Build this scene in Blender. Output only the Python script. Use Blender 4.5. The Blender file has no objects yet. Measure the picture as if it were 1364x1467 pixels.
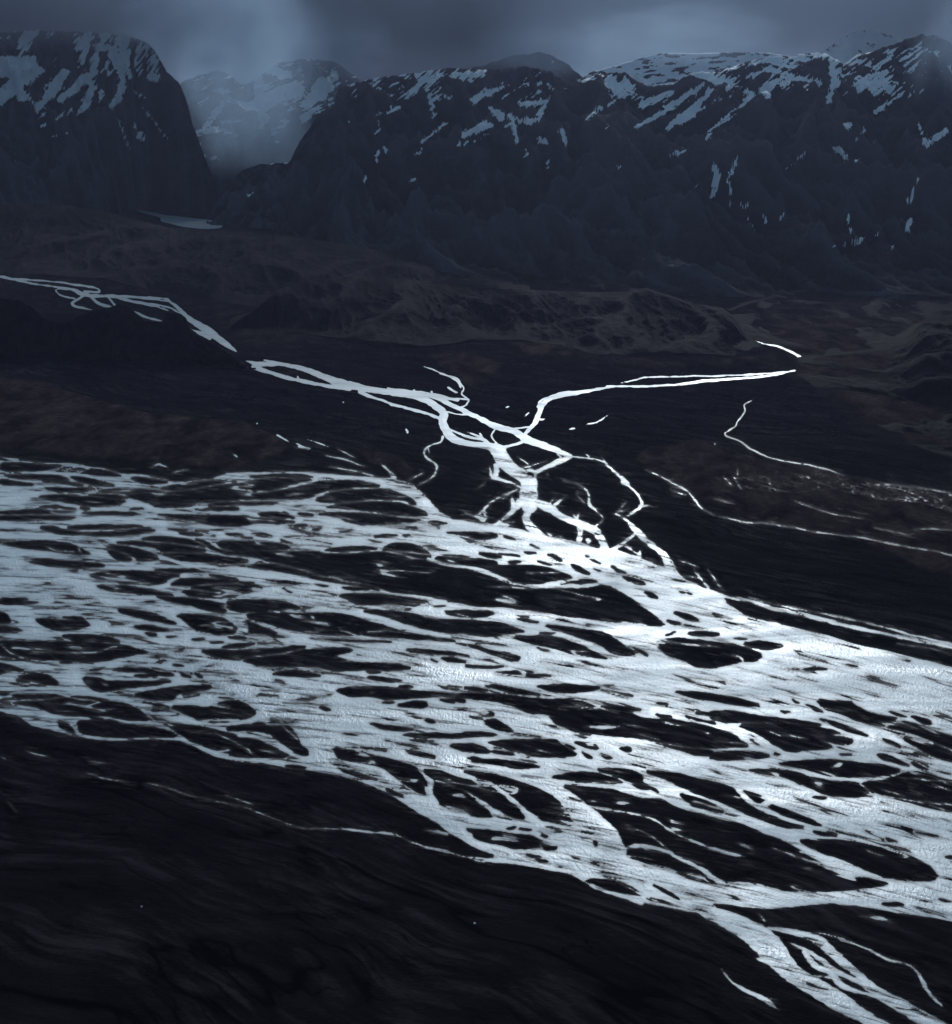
import bpy, math
import numpy as np
from mathutils import Vector

# ------------------------------------------------------------------ camera model
PW, PH, FOC = 1364.0, 1467.0, 2100.0
HC = 600.0                                   # camera height above the plain
HORIZON = 130.0
TH = math.atan((PH/2-HORIZON)/FOC)
CT, ST = math.cos(TH), math.sin(TH)

def ground_xy(px, py, z=0.0):
    """world point on height z seen at photo position px, py"""
    dx = (px-PW/2)/FOC; dy = -(py-PH/2)/FOC
    vy = CT + dy*ST; vz = -ST + dy*CT
    t = (z-HC)/vz
    return dx*t, vy*t

def at_depth(px, py, Y):
    dx = (px-PW/2)/FOC; dy = -(py-PH/2)/FOC
    vy = CT + dy*ST; vz = -ST + dy*CT
    t = Y/vy
    return dx*t, Y+0*t, HC+vz*t

def project(X, Y, Z):
    d = Y*CT + (HC-Z)*ST
    u = Y*ST - (HC-Z)*CT
    return PW/2+FOC*X/d, PH/2-FOC*u/d

# ------------------------------------------------------------------ noise
def _hash(i, j, seed):
    h = (i.astype(np.int64)*374761393 + j.astype(np.int64)*668265263 + seed*1442695041) & 0xffffffff
    h = ((h ^ (h >> 13))*1274126177) & 0xffffffff
    return (h ^ (h >> 16)) & 0xffffffff
def perlin(x, y, seed=0):
    i = np.floor(x); j = np.floor(y); fx = x-i; fy = y-j
    u = fx*fx*fx*(fx*(fx*6-15)+10); v = fy*fy*fy*(fy*(fy*6-15)+10)
    def g(di, dj):
        a = _hash(i+di, j+dj, seed)*(2*math.pi/4294967296.0)
        return np.cos(a)*(fx-di)+np.sin(a)*(fy-dj)
    a = g(0,0); b = g(1,0); c = g(0,1); d = g(1,1)
    return ((a+(b-a)*u)+((c+(d-c)*u)-(a+(b-a)*u))*v)*1.5
def fbm(x, y, octs=4, seed=0, gain=.5, lac=2.03):
    s = 0; a = 1; n = 0
    for k in range(octs):
        s = s+a*perlin(x, y, seed+k*17); n += a; a *= gain; x = x*lac+11.3; y = y*lac+7.7
    return s/n
def ridged(x, y, octs=5, seed=0, gain=.5, lac=2.05):
    s = 0; a = 1; n = 0; w = 1
    for k in range(octs):
        r = 1-np.abs(perlin(x, y, seed+k*31))*1.6
        r = np.clip(r, 0, 1)**2*w; w = np.clip(r*1.6, .25, 1)
        s = s+a*r; n += a; a *= gain; x = x*lac+3.3; y = y*lac+9.1
    return s/n
def sstep(a, b, x):
    t = np.clip((x-a)/(b-a), 0, 1); return t*t*(3-2*t)

# ------------------------------------------------------------------ traced shapes (photo positions, laid on the plain)
def P(s, ox=0, oy=0, sc=1.0):
    return [(ox+float(a.split(',')[0])*sc, oy+float(a.split(',')[1])*sc) for a in s.split()]
def chaikin(p, closed, n=2):
    for _ in range(n):
        q = []
        m = len(p)
        rng = range(m) if closed else range(m-1)
        if not closed: q.append(p[0])
        for i in rng:
            a = p[i]; b = p[(i+1) % m]
            q.append(tuple(.8*a[k]+.2*b[k] for k in range(len(a))))
            q.append(tuple(.2*a[k]+.8*b[k] for k in range(len(a))))
        if not closed: q.append(p[-1])
        p = q
    return p

BELT = P('''-400,650 0,659 45,662 90,663 120,666 155,672 175,679 210,682 240,688 250,690 300,686 325,677 341,677 440,675 500,681
 560,684 590,693 612,713 630,733 650,744 682,747 707,751 732,755 770,764 795,770 822,775 857,784 872,785 897,791 947,810
 965,815 977,826 1007,840 1023,845 1040,853 1038,861 1053,872 1068,881 1098,889 1173,907 1248,927 1323,945 1364,955 1800,1075
 1800,1460 1364,1320 1228,1298 1191,1295 1140,1300 1093,1303 1050,1297 1025,1295 1010,1308 982,1306 957,1300 920,1294 897,1287
 855,1274 832,1259 820,1253 782,1247 737,1238 682,1234 668,1228 690,1226 670,1210 640,1191 625,1178 600,1165 578,1151 553,1136 536,1127 491,1112 451,1105
 416,1101 378,1095 341,1091 312,1085 290,1076 257,1061 215,1059 170,1061 140,1060 110,1056 75,1047 45,1041 25,1026 0,1021 -400,985''')

ISL = []   # dark bars
def I(ox, oy, txt):
    for line in txt.strip().split(';'):
        line = line.strip()
        if line: ISL.append(P(line, ox, oy, .25))
I(0,640,'''0,92 120,96 340,98 360,106 300,128 230,138 0,142;370,135 460,118 600,135 700,165 650,170 540,160 440,145;
20,158 100,162 340,165 395,190 380,198 200,188 80,178;395,170 480,175 560,195 640,215 660,226 560,225 440,195;
0,190 60,190 120,203 190,215 180,222 0,210;240,196 370,203 480,222 430,220 260,203;740,178 850,175 960,192 960,205 860,212 780,200;
905,238 1080,205 1260,190 1340,195 1250,210 1080,240 960,248;255,238 520,240 550,248 440,260 320,258 270,248;
540,262 600,245 850,245 960,255 880,265 700,268 590,270;690,275 950,265 1150,240 1300,218 1440,212 1480,250 1400,298 1300,308 1200,315 1050,322 980,320 850,325 780,300;
215,290 300,278 500,285 690,305 720,318 640,340 560,340 400,318 260,300;495,275 640,275 740,295 700,300 580,292;
850,325 900,318 1080,330 1130,330 1040,345 900,350;1190,325 1364,315 1364,333 1200,340;1100,362 1230,348 1364,345 1364,365;
0,368 250,362 430,372 420,380 200,385 0,385;-20,398 200,395 440,402 400,410 240,422 0,425;455,378 620,372 830,385 800,392 560,388;
310,335 440,352 420,358 330,345;220,342 320,340 330,352 260,348;460,348 530,355 480,358;740,358 830,360 780,365;
880,388 1364,395 1480,412 1600,420 1704,432 1564,445 1464,440 1364,458 1250,452 1150,425 1000,405;
380,465 450,450 780,452 820,458 640,470 480,475;220,465 330,460 360,475 500,492 640,490 840,462 890,485 760,500 600,508 400,503 300,490;
1020,492 1100,490 1165,500 1150,510 1060,503;940,470 1080,475 1060,480;1110,478 1200,483 1180,487;1295,497 1364,500 1400,510 1310,508;
800,530 880,515 1040,522 1130,545 1190,575 1120,570 1000,550 880,542;660,542 800,543 960,560 1120,582 1190,595 1150,602 1000,600 940,605 880,575 740,555;
595,555 700,565 830,595 900,625 910,645 800,655 770,625 720,605 680,600 640,590;615,590 700,610 760,640 740,655 660,645;
1110,525 1180,540 1260,595 1364,605 1364,615 1290,615 1220,585 1160,555;1240,545 1364,540 1424,560 1440,600 1364,600 1280,580;
930,615 1010,610 1200,620 1364,640 1440,655 1364,668 1200,662 1050,655 980,630;
10,550 150,545 240,538 380,550 450,575 520,612 480,615 430,612 330,605 260,590 130,580 60,568;
130,645 330,645 440,660 600,675 590,690 440,692 290,685 220,670;860,702 1000,698 1200,712 1160,722 1000,720;
500,735 600,718 750,712 900,718 1040,740 960,755 940,780 860,790 700,782 560,757;970,790 1050,755 1250,755 1364,765 1364,778 1200,782 1100,798 1000,798;
1180,735 1260,740 1364,758 1300,757;1080,808 1200,795 1364,790 1400,800 1364,820 1240,828 1140,820;
540,800 600,792 740,800 860,818 940,835 1000,850 900,850 740,835 640,825;1035,825 1120,830 1250,845 1290,868 1180,865 1080,855;
880,855 1000,862 1200,885 1290,900 1290,912 1080,912 980,888;1310,900 1364,890 1364,912;1260,835 1364,828 1364,858 1300,855;
0,868 130,868 160,875 100,885 210,892 160,900 0,902''')
I(341,640,'''60,170 200,158 380,160 440,172 200,170 110,178;0,212 100,195 260,178 440,185 330,205 200,245 100,250 0,262;
0,278 150,268 300,240 400,220 470,195 620,192 760,205 820,225 700,230 580,240 480,255 430,285 400,298 200,300 0,302;
500,345 620,325 750,312 860,315 940,325 1000,355 1060,372 1090,395 1040,403 900,395 800,368 700,362 560,352;
440,305 520,265 640,248 850,240 930,268 1000,305 1020,330 1000,335 960,310 860,295 700,305 560,318 480,320;
450,390 520,378 700,382 820,390 900,410 1040,420 1050,430 900,445 740,445 640,430 560,400;0,320 120,316 230,320 200,328 0,334;
110,378 250,378 310,405 200,412 130,400;250,375 270,375 320,410 300,412;340,380 420,385 430,400 360,395;
315,452 400,445 370,458;70,500 150,498 200,515 120,513;-40,545 80,543 200,553 300,570 270,588 170,595 60,588 -40,575;240,530 320,552 270,548;-40,510 90,520 60,525;
770,515 850,502 920,508 860,520;940,508 990,505 960,515;570,490 660,472 640,485;940,465 1050,460 1170,464 1100,472;1080,438 1150,430 1210,443 1140,447;
1180,490 1364,490 1484,495 1484,520 1364,520 1280,505;430,470 490,465 450,478;
820,585 880,552 980,555 1060,585 1110,630 1060,645 980,625 900,612;1150,625 1250,620 1364,640 1484,655 1484,692 1364,690 1200,670 1130,650;
480,590 640,572 750,570 800,585 700,592 560,600;
50,680 180,670 330,700 460,740 600,775 740,795 820,828 700,800 600,790 480,765 380,735 200,705 60,690;
-60,650 60,660 -60,672;580,805 700,805 760,822 640,820;440,787 520,800 480,803;245,808 310,838 290,835;
570,850 680,842 860,850 1000,870 1100,890 1000,895 820,890 700,895 620,875;-20,775 100,780 60,790;-30,800 100,790 150,815 60,835 -30,852;
-60,890 100,880 250,885 330,912 0,922;820,893 1000,905 880,908''')
I(682,640,'''-40,488 80,495 120,520 60,528 -40,522;155,508 230,532 190,528;300,560 365,582 330,580;0,605 90,612 160,632 90,642;-60,645 60,660 30,672 -60,668;
110,608 260,625 200,628;180,662 260,655 210,675;400,615 450,620 500,652 460,645;340,652 440,678 400,675;545,670 600,690 660,732 610,720 560,692;
620,612 720,675 680,660;670,690 720,715 700,712;765,680 870,725 810,715;830,738 900,755 960,775 970,795 900,785;965,832 1010,840 1050,870 1000,865;
1150,810 1200,840 1170,835;1200,822 1240,845 1220,845;270,602 340,610 300,612;
-60,680 60,688 200,680 330,682 440,700 540,740 560,750 480,760 420,770 330,790 200,775 100,730 0,700;480,785 560,760 660,760 700,772 600,785 520,792;
180,440 210,395 260,378 275,440 290,475 240,465 190,450''')
I(0,860,'''-40,8 100,5 220,10 180,18 -40,18;-40,60 40,75 65,125 30,130 -40,127;-40,142 90,152 130,178 -40,183;
200,110 240,105 350,118 480,120 500,125 522,148 400,170 320,170 240,145;350,95 450,95 500,115 420,110;
355,205 420,195 560,203 640,215 700,240 600,243 480,248 420,240 390,215;
-40,235 300,235 480,245 700,255 860,298 780,310 560,350 440,350 300,338 250,342 130,320 40,285 -40,260;0,250 60,300 110,325 40,320 -40,300;
-60,350 60,370 150,400 60,405 -60,430;80,440 200,422 290,430 330,470 340,488 250,480 150,455;
470,440 560,445 620,470 960,460 980,465 800,495 640,515 560,520 500,490;630,400 700,388 880,390 960,410 1000,432 900,425 860,412 700,405;
760,430 880,418 910,435 820,440;680,40 780,55 870,75 960,105 1020,140 900,120 780,95 680,65;750,145 850,140 980,170 920,175 820,165;830,180 900,198 860,200;
1010,80 1200,85 1300,110 1360,160 1350,190 1240,198 1130,175 1070,125;980,0 1250,5 1310,75 1200,60 1080,25;1320,15 1364,10 1364,70 1340,50;
1140,290 1250,282 1364,290 1500,290 1450,315 1364,345 1240,325;1260,268 1364,250 1480,248 1364,275;1300,212 1364,208 1420,220 1364,224;1090,222 1180,220 1120,230;1200,238 1290,238 1230,243;
880,360 940,345 960,355;985,365 1060,378 1020,380;1120,415 1170,440 1140,440;1020,405 1110,442 1050,435;950,208 1020,203 980,213;
750,548 880,515 1100,485 1200,478 1220,500 1100,520 1010,535 990,572 880,572;1040,535 1160,530 1060,555;
970,610 1100,600 1180,620 1260,590 1340,575 1400,590 1460,640 1420,670 1364,690 1250,700 1150,690 1060,645;70,545 200,540 400,540 380,550 200,565 100,560;
60,585 250,580 400,550 440,545 520,555 700,590 800,630 860,680 880,690 720,680 620,665 480,660 330,655 220,615 140,600;
440,690 560,690 640,690 760,715 860,725 960,745 1030,785 860,778 700,785 560,775 460,760;330,690 380,700 440,765 400,755 340,730;
860,655 920,685 1040,715 1160,725 1240,745 1364,770 1400,880 1364,885 1250,860 1080,800 1070,790 960,715 900,690;1300,728 1364,722 1364,745;510,665 600,685 540,680;
330,350 420,345 400,360;500,400 600,385 560,397;90,455 180,470 130,470;160,480 280,490 200,492''')
I(341,860,'''-60,0 200,0 380,48 270,45 200,70 60,70 -60,55;40,90 100,70 270,70 480,75 560,72 640,85 800,135 900,165 930,180 840,175 690,180 700,200 600,198 400,185 260,160 130,120;
45,110 130,150 230,190 300,215 100,195 60,190 65,150;-20,205 40,220 0,222;380,215 560,218 880,235 840,242 600,232;700,180 900,180 1100,205 1270,240 1100,228 900,210 720,205;
710,58 830,55 1000,80 1100,108 1364,115 1464,122 1564,145 1649,178 1564,185 1484,205 1364,200 1240,190 1100,170 1000,145 900,110 800,75;
630,0 800,5 880,20 800,25 690,20;900,0 1060,5 1100,15 980,15;920,25 1050,27 1000,33;1120,35 1200,32 1160,40;1180,68 1260,58 1424,60 1474,75 1424,92 1260,92;
1190,0 1364,0 1364,25 1280,15;-60,292 200,280 300,262 410,268 300,290 140,318 -60,325;
15,340 200,325 330,300 480,275 640,275 665,290 540,320 640,345 700,358 900,360 1010,390 860,403 700,395 560,405 440,380 130,380;
190,420 300,400 400,415 490,435 400,440 260,428;950,278 1060,280 1200,290 1340,325 1250,315 1100,300 1010,298;1160,330 1210,328 1320,350 1210,355;
1105,332 1145,352 1120,348;1285,375 1364,373 1554,378 1464,387 1364,387;1310,255 1364,265 1464,290 1630,320 1600,350 1520,330 1440,300 1364,280;
730,440 850,440 960,465 820,460;730,408 830,412 760,417;550,515 680,497 850,498 1000,520 1150,528 1250,540 1364,525 1464,540 1464,565 1364,560 1200,550 1050,555 860,567 760,550 640,555 590,535;
920,498 970,485 1010,495 960,508;1290,500 1364,495 1450,520 1364,518;1210,505 1280,515 1230,512;900,600 980,580 1070,580 1085,605 1050,620 960,612;820,585 900,580 860,592;
1150,565 1240,568 1230,588 1180,582;1200,562 1290,562 1300,585 1250,578;460,605 530,625 500,630;1065,680 1120,690 1130,708 1090,705;750,700 900,725 1030,745 900,745 820,735;
920,768 1050,768 1150,765 1260,765 1364,750 1490,770 1364,780 1200,790 1050,788;1210,830 1280,820 1364,822 1440,860 1440,872 1364,872 1260,855;945,862 1040,865 1150,905 1050,900;
540,845 680,865 780,890 860,912 1000,945 1060,1010 1085,1055 1060,1080 1080,1120 960,1060 860,980 840,960 700,925 600,912 570,900;
-20,575 40,590 105,650 60,675 -40,680 -60,620;80,712 120,700 160,712;-60,725 60,718 230,722 300,720 320,750 345,790 360,830 400,860 405,890 350,885 240,800 180,760 60,750 -60,745;
-60,785 100,795 200,840 320,903 0,895 -60,880;600,760 700,770 640,772;700,840 780,850 730,853''')
I(682,860,'''220,105 300,108 370,128 280,120;390,138 480,145 600,165 740,190 860,265 920,310 860,315 780,300 720,260 640,225 500,180 430,165;860,265 940,280 1000,325 920,300;
360,180 470,188 400,192;200,208 340,197 450,208 600,255 700,310 755,340 640,320 500,295 380,255 280,235;350,270 440,298 380,288;-20,378 190,378 100,387 -20,388;
95,415 220,405 340,410 280,425 440,432 360,442 240,438 150,430;340,490 480,480 640,488 730,502 600,525 480,528 400,515;45,487 120,487 240,510 390,545 260,540 140,515;
-20,535 200,545 400,575 520,562 700,570 860,600 965,632 860,625 900,650 960,680 1100,680 1200,695 1364,735 1480,770 1560,830 1560,842 1364,845 1200,835 1000,800 860,785 720,770 560,745 480,715 440,690 400,650 300,650 220,610 100,570 -20,570;
1050,820 1200,850 1364,860 1364,895 1200,870;5,655 60,632 115,660 40,665;45,685 130,690 190,730 220,755 120,740 70,715;-40,752 60,755 130,772 -40,780;
70,810 220,800 340,800 450,798 480,820 520,850 590,890 480,895 300,890 200,860 120,830;560,810 680,820 700,855 620,840;500,820 570,850 540,850;600,860 670,900 640,900;
700,875 790,900 740,905;820,845 880,845 890,868 850,865;-20,830 70,860 80,875 -20,875;80,862 200,870 220,885 120,880;
1085,108 1180,130 1130,138;1130,65 1220,80 1290,120 1220,118 1170,90;1210,190 1280,178 1364,185 1400,195 1364,205 1260,202;1080,202 1150,175 1110,200;
1036,236 1180,212 1240,228 1364,240 1450,248 1550,272 1644,312 1604,352 1512,352 1364,388 1260,380 1200,348 1100,320 1060,280;
1120,520 1260,520 1364,540 1504,564 1644,604 1524,606 1364,574 1232,552;1030,585 1110,590 1060,595;1025,648 1140,668 1060,670;1190,655 1300,690 1364,700 1364,710 1240,685;
1240,645 1364,645 1500,665 1364,668;730,485 800,485 760,490''')
I(1023,860,'''150,240 270,230 410,260 340,280 240,270;110,215 190,218 150,222;500,392 580,385 660,393 560,400;740,370 830,378 780,382;
585,568 700,575 790,580 800,598 900,645 1080,690 1240,740 1500,830 1500,890 1364,850 1240,800 1080,745 940,715 800,680 720,645 640,625;520,590 640,640 580,630;440,565 490,590 470,588;
370,628 450,638 400,642;995,628 1110,670 1060,665;1120,655 1240,690 1250,715 1180,700;590,678 700,700 830,750 885,780 780,755 660,710;
-20,635 120,635 280,665 360,675 500,690 640,725 440,705 260,695 120,695 -20,655;-20,660 100,680 150,700 60,700 -20,680;
130,715 300,700 440,705 640,735 760,775 800,800 760,830 660,815 680,845 560,855 420,865 340,830 300,790 220,745;
-40,735 60,760 160,820 190,835 -40,842;60,750 110,780 80,775;-20,870 160,865 300,880 315,900 200,912 -20,912;200,795 290,835 240,825;200,765 240,795 215,788;330,870 380,885 350,890;
955,790 1020,810 1080,850 1000,825;930,878 1000,885 1140,958 1040,935 960,905;720,878 800,885 740,890;1060,780 1200,800 1364,870 1500,930 1364,930 1280,900 1160,845''')
I(341,1080,'''1050,92 1150,95 1240,130 1364,165 1360,240 1320,330 1260,335 1160,290 1150,260 1120,220 1130,150;990,0 1080,5 1145,28 1060,20;1305,22 1364,20 1420,35 1364,38;
1285,97 1364,105 1464,125 1364,130;270,62 400,78 380,85 300,78;570,78 700,115 820,150 720,140 620,105;840,195 945,235 950,248 880,230;1300,432 1364,432 1440,440 1564,480 1640,490 1720,515 1600,520 1450,500 1364,472;
1364,545 1484,590 1364,592 1240,560 1150,500 1290,525''')
I(682,1080,'''-10,105 120,122 330,185 460,260 520,330 570,415 400,385 370,370 250,280 170,220 130,180 0,135;-40,165 100,200 150,225 240,310 290,380 200,360 130,320 50,270 -40,235;
-60,245 60,320 110,360 -20,358 -60,330;-20,30 150,35 330,60 370,75 240,82 160,65 -20,45;425,130 560,103 700,110 820,150 840,165 780,170 620,160 500,150;
680,85 780,78 900,95 960,125 950,160 1010,200 940,200 880,160 800,125;490,180 600,190 760,200 860,235 960,255 1080,260 1120,300 1364,370 1514,400 1614,450 1764,500 1924,600 2064,680 2154,725 2194,700 2344,740 2364,752 2224,768 2004,785 1764,785 1660,750 1424,742 1364,745 1200,710 1080,655 960,620 870,590 870,560 850,500 800,420 720,340 650,290 560,220;
955,95 1100,105 1364,165 1484,200 1520,260 1640,340 1764,385 1894,428 1744,425 1620,370 1490,310 1364,262 1240,215 1100,150;960,165 1060,225 1000,200;1170,225 1270,250 1364,290 1430,335 1364,335 1260,300 1200,260;
620,715 800,722 900,770 960,810 860,800 740,775 690,750;370,520 430,530 470,530 460,550 400,555;370,465 410,470 400,485;170,430 230,420 200,435;240,430 320,435 300,445;
280,575 350,580 380,600 320,597;340,605 400,610 420,625 370,622;-20,450 60,440 200,460 330,470 390,510 370,540 250,545 100,510 -20,480;1000,745 1100,790 1180,840 1090,800;960,830 1060,825 1180,860 1150,870;665,495 690,500 685,525 670,520''')
I(1023,1080,'''470,495 600,490 780,500 1000,545 1200,620 1300,720 1100,730 1000,720 860,660 740,600 600,565;550,445 640,440 720,470 620,468;
320,285 420,325 540,365 620,415 540,410 400,350 310,310;160,205 240,225 310,265 260,285 200,240;190,90 330,95 450,100 600,150 830,165 860,190 930,240 800,250 640,235 540,185 400,130 260,110;
550,240 650,250 620,262;350,60 460,40 640,30 800,50 950,60 1085,95 980,125 800,135 640,120 500,80;850,165 1000,150 1100,105 1200,110 1364,160 1560,220 1500,350 1364,330 1200,300 1100,270 960,235 880,195;
1130,45 1240,95 1160,75;1250,0 1364,40 1480,80 1480,0;980,480 1060,505 1010,500;1140,445 1300,475 1230,470;1320,590 1364,585 1440,600 1364,600;960,858 1050,850 1100,868 1000,868;1280,825 1364,845 1320,845''')
ISL.append(P('''341,786 400,791 455,789 462,793 505,794 545,790 566,794 590,801 612,801 624,808 682,819 700,826 755,842 840,843 866,837 905,858 925,873
 940,885 955,897 907,894 830,885 780,877 720,869 682,868 640,858 605,852 566,849 536,840 500,832 466,824 425,812 390,805 356,796 335,794'''))

STR = []   # channels: points with widths
def S(ox, oy, sc, txt):
    for line in txt.strip().split(';'):
        line = line.strip()
        if line:
            STR.append([(ox+float(a)*sc, oy+float(b)*sc, max(float(c)*sc, 2.0)) for a, b, c in (t.split(',') for t in line.split())])
S(0,640,.25,'''0,55,8 60,70,9 110,72,6;80,82,8 240,94,8 380,92,8 480,105,9;700,158,12 840,168,12 960,190,12;870,112,8 905,100,14 960,120,8;985,148,5 1030,136,9 1085,132,7;260,570,6 310,595,8 420,600,8;450,575,8 465,610,12;1330,40,6 1364,60,6''')
S(341,640,.25,'''500,50,6 620,75,9 720,112,6;575,15,6 670,62,8;530,115,6 650,135,9 780,163,9;820,100,6 870,140,14 890,180,30;350,0,14 410,10,8;1090,640,26 1200,680,16 1364,702,22;1364,702,20 1464,735,28 1564,780,20 1664,800,20 1844,780,16 1964,750,14;
850,600,7 920,615,9 1000,638,7;1195,645,9 1255,665,9;830,595,8 1364,640,2;1424,803,8 1664,806,9 2004,800,16;1694,796,8 2004,790,10;1654,725,7 1844,722,8;970,195,9 1030,165,9 1060,150,9;690,425,9 560,395,6;850,275,7 960,290,9;270,280,5 370,268,7;1300,380,6 1364,400,12''')
S(0,860,.25,'''180,295,7 350,302,9 560,300,9 640,270,9 710,262,7;0,250,10 50,300,10 110,320,8;1190,150,12 1270,155,9;1240,130,8 1275,160,9;480,235,8 560,238,8;570,470,10 620,490,14;330,690,8 400,700,9 440,760,12;1364,690,18 1100,690,12;1040,550,8 1180,520,10;1230,755,9 1290,785,10 1364,825,9''')
S(341,860,.25,'''415,85,14 440,105,14;580,168,8 690,205,12;180,65,14 240,68,14;25,80,10 40,100,14;0,762,12 130,770,16 240,850,14 340,900,12;180,770,12 210,820,10;0,825,9 60,850,10 80,880,9;740,182,10 880,172,12;230,190,14 290,210,14;400,212,9 900,230,6;260,722,8 345,800,9''')
S(682,860,.25,'''480,608,8 700,612,9 820,645,9;620,722,10 720,727,20 820,725,9;1040,235,6 1240,252,6 1400,268,6;1000,250,10 1015,310,10;1040,250,8 1080,320,9;880,265,6 960,320,6;1464,312,10 1514,322,14 1532,352,14;1714,765,6 1900,795,9;1944,785,12 2044,825,14;1310,762,12 1340,765,10''')
S(1023,860,.25,'''1090,640,8 1180,720,12 1290,770,14;0,808,6 160,820,8 210,840,9;0,862,7 200,850,8 330,890,9;600,610,7 750,640,9;100,720,12 230,790,16 330,870,24;640,700,8 760,790,14;1100,790,8 1250,820,20''')
S(341,1080,.25,'''0,295,8 60,310,8 150,350,6 290,405,4;290,405,3 380,428,4 580,432,6;590,432,12 660,438,18 750,447,16 900,462,14;900,462,5 1030,520,8 1150,550,14 1250,580,12 1364,598,14 1484,605,14;1060,436,8 1150,444,18 1200,455,16;1280,200,8 1364,255,14 1424,300,30 1500,355,50;1130,155,10 1250,185,12;1060,175,14 1100,220,30;-60,240,9 90,290,6''')
S(682,1080,.25,'''650,300,12 860,335,13 1010,370,14 1140,460,14 1250,500,16 1364,545,20 1464,572,22 1544,590,12;830,425,6 940,440,8 1050,500,9 1140,580,8 1310,630,8;870,530,34 950,527,24 1080,548,20 1160,600,22 1290,655,22 1364,712,30 1414,750,40;1280,690,8 1340,740,9;
600,715,16 690,775,14 860,825,30 950,855,30;800,725,12 960,810,12 1060,825,20 1180,870,24;500,152,14 680,185,12 840,205,12 940,250,16 1080,240,22;460,150,12 640,165,6 830,160,5;370,520,8 390,550,8;370,518,6 470,525,6;0,150,24 100,180,28 180,240,26 260,310,24 350,375,18;640,270,6 700,275,8;1704,540,6 1924,620,12 2064,670,20 2174,720,14;1794,495,10 1944,590,14 2064,625,20 2224,670,18 2344,720,14;2344,720,14 2464,740,14 2760,745,16;2044,690,18 2164,720,14;1864,655,10 1930,662,8;1364,545,12 1500,580,16;2200,205,6;1424,745,10 1524,740,14 1624,745,14 1744,785,10''')
S(1023,1080,.25,'''130,205,16 180,250,30 260,310,34 400,370,20 560,420,22 640,432,26;50,235,6 150,255,8;260,300,14 310,265,16 320,300,14;1050,135,5 1364,162,6 1500,180,6;900,235,12 1120,265,9 1240,280,10 1364,290,10 1520,300,8;1250,170,6 1364,210,9;960,205,4 1100,245,5;840,170,10 900,230,9;1120,205,5 1200,235,5;670,78,14 745,52,26;1240,292,6 1320,320,12;860,235,5 900,240,6''')
# lower right branch
S(904,1050,.3373,'''230,690,60 330,760,60 450,808,80 560,880,120 620,950,110 690,1030,80 800,1090,80 900,1150,90 960,1190,60 1070,1250,60 1160,1300,60;580,825,14 690,845,26 800,880,40 850,930,46 950,1010,30 1040,1100,50 1150,1160,60 1290,1240,60 1400,1300,60;
670,890,14 760,930,16 820,970,24 900,1030,24 1000,1070,24 1080,1120,40;740,930,22 780,990,30 850,1010,30 880,1070,30 1000,1110,16 1080,1130,20;740,848,7 830,855,9 900,880,12 1000,915,10 1080,960,14 1200,990,10 1240,1060,22 1260,1100,14 1310,1150,14 1325,1162,8;
385,1000,6 430,1060,12 500,1100,22 560,1125,24 630,1180,12;560,1122,10 620,1135,8;525,957,14 585,975,26;850,1150,14 920,1195,16 1010,1232,14;965,775,6 1040,783,16 1110,795,14;540,765,10 570,800,12;620,910,50 640,960,60;250,700,20 420,775,20;340,725,14 420,790,12;780,1030,10 850,1040,14''')
# streaks on the dry sand
S(0,980,.25,'''140,380,7 200,400,14 290,415,7;500,445,7 600,455,10;0,413,10 35,430,8;490,510,5 570,535,7 650,550,8 740,562,4;850,565,4 960,595,7 1060,635,7 1180,658,5 1300,685,8 1364,700,12;40,670,8 100,730,10''')
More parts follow.
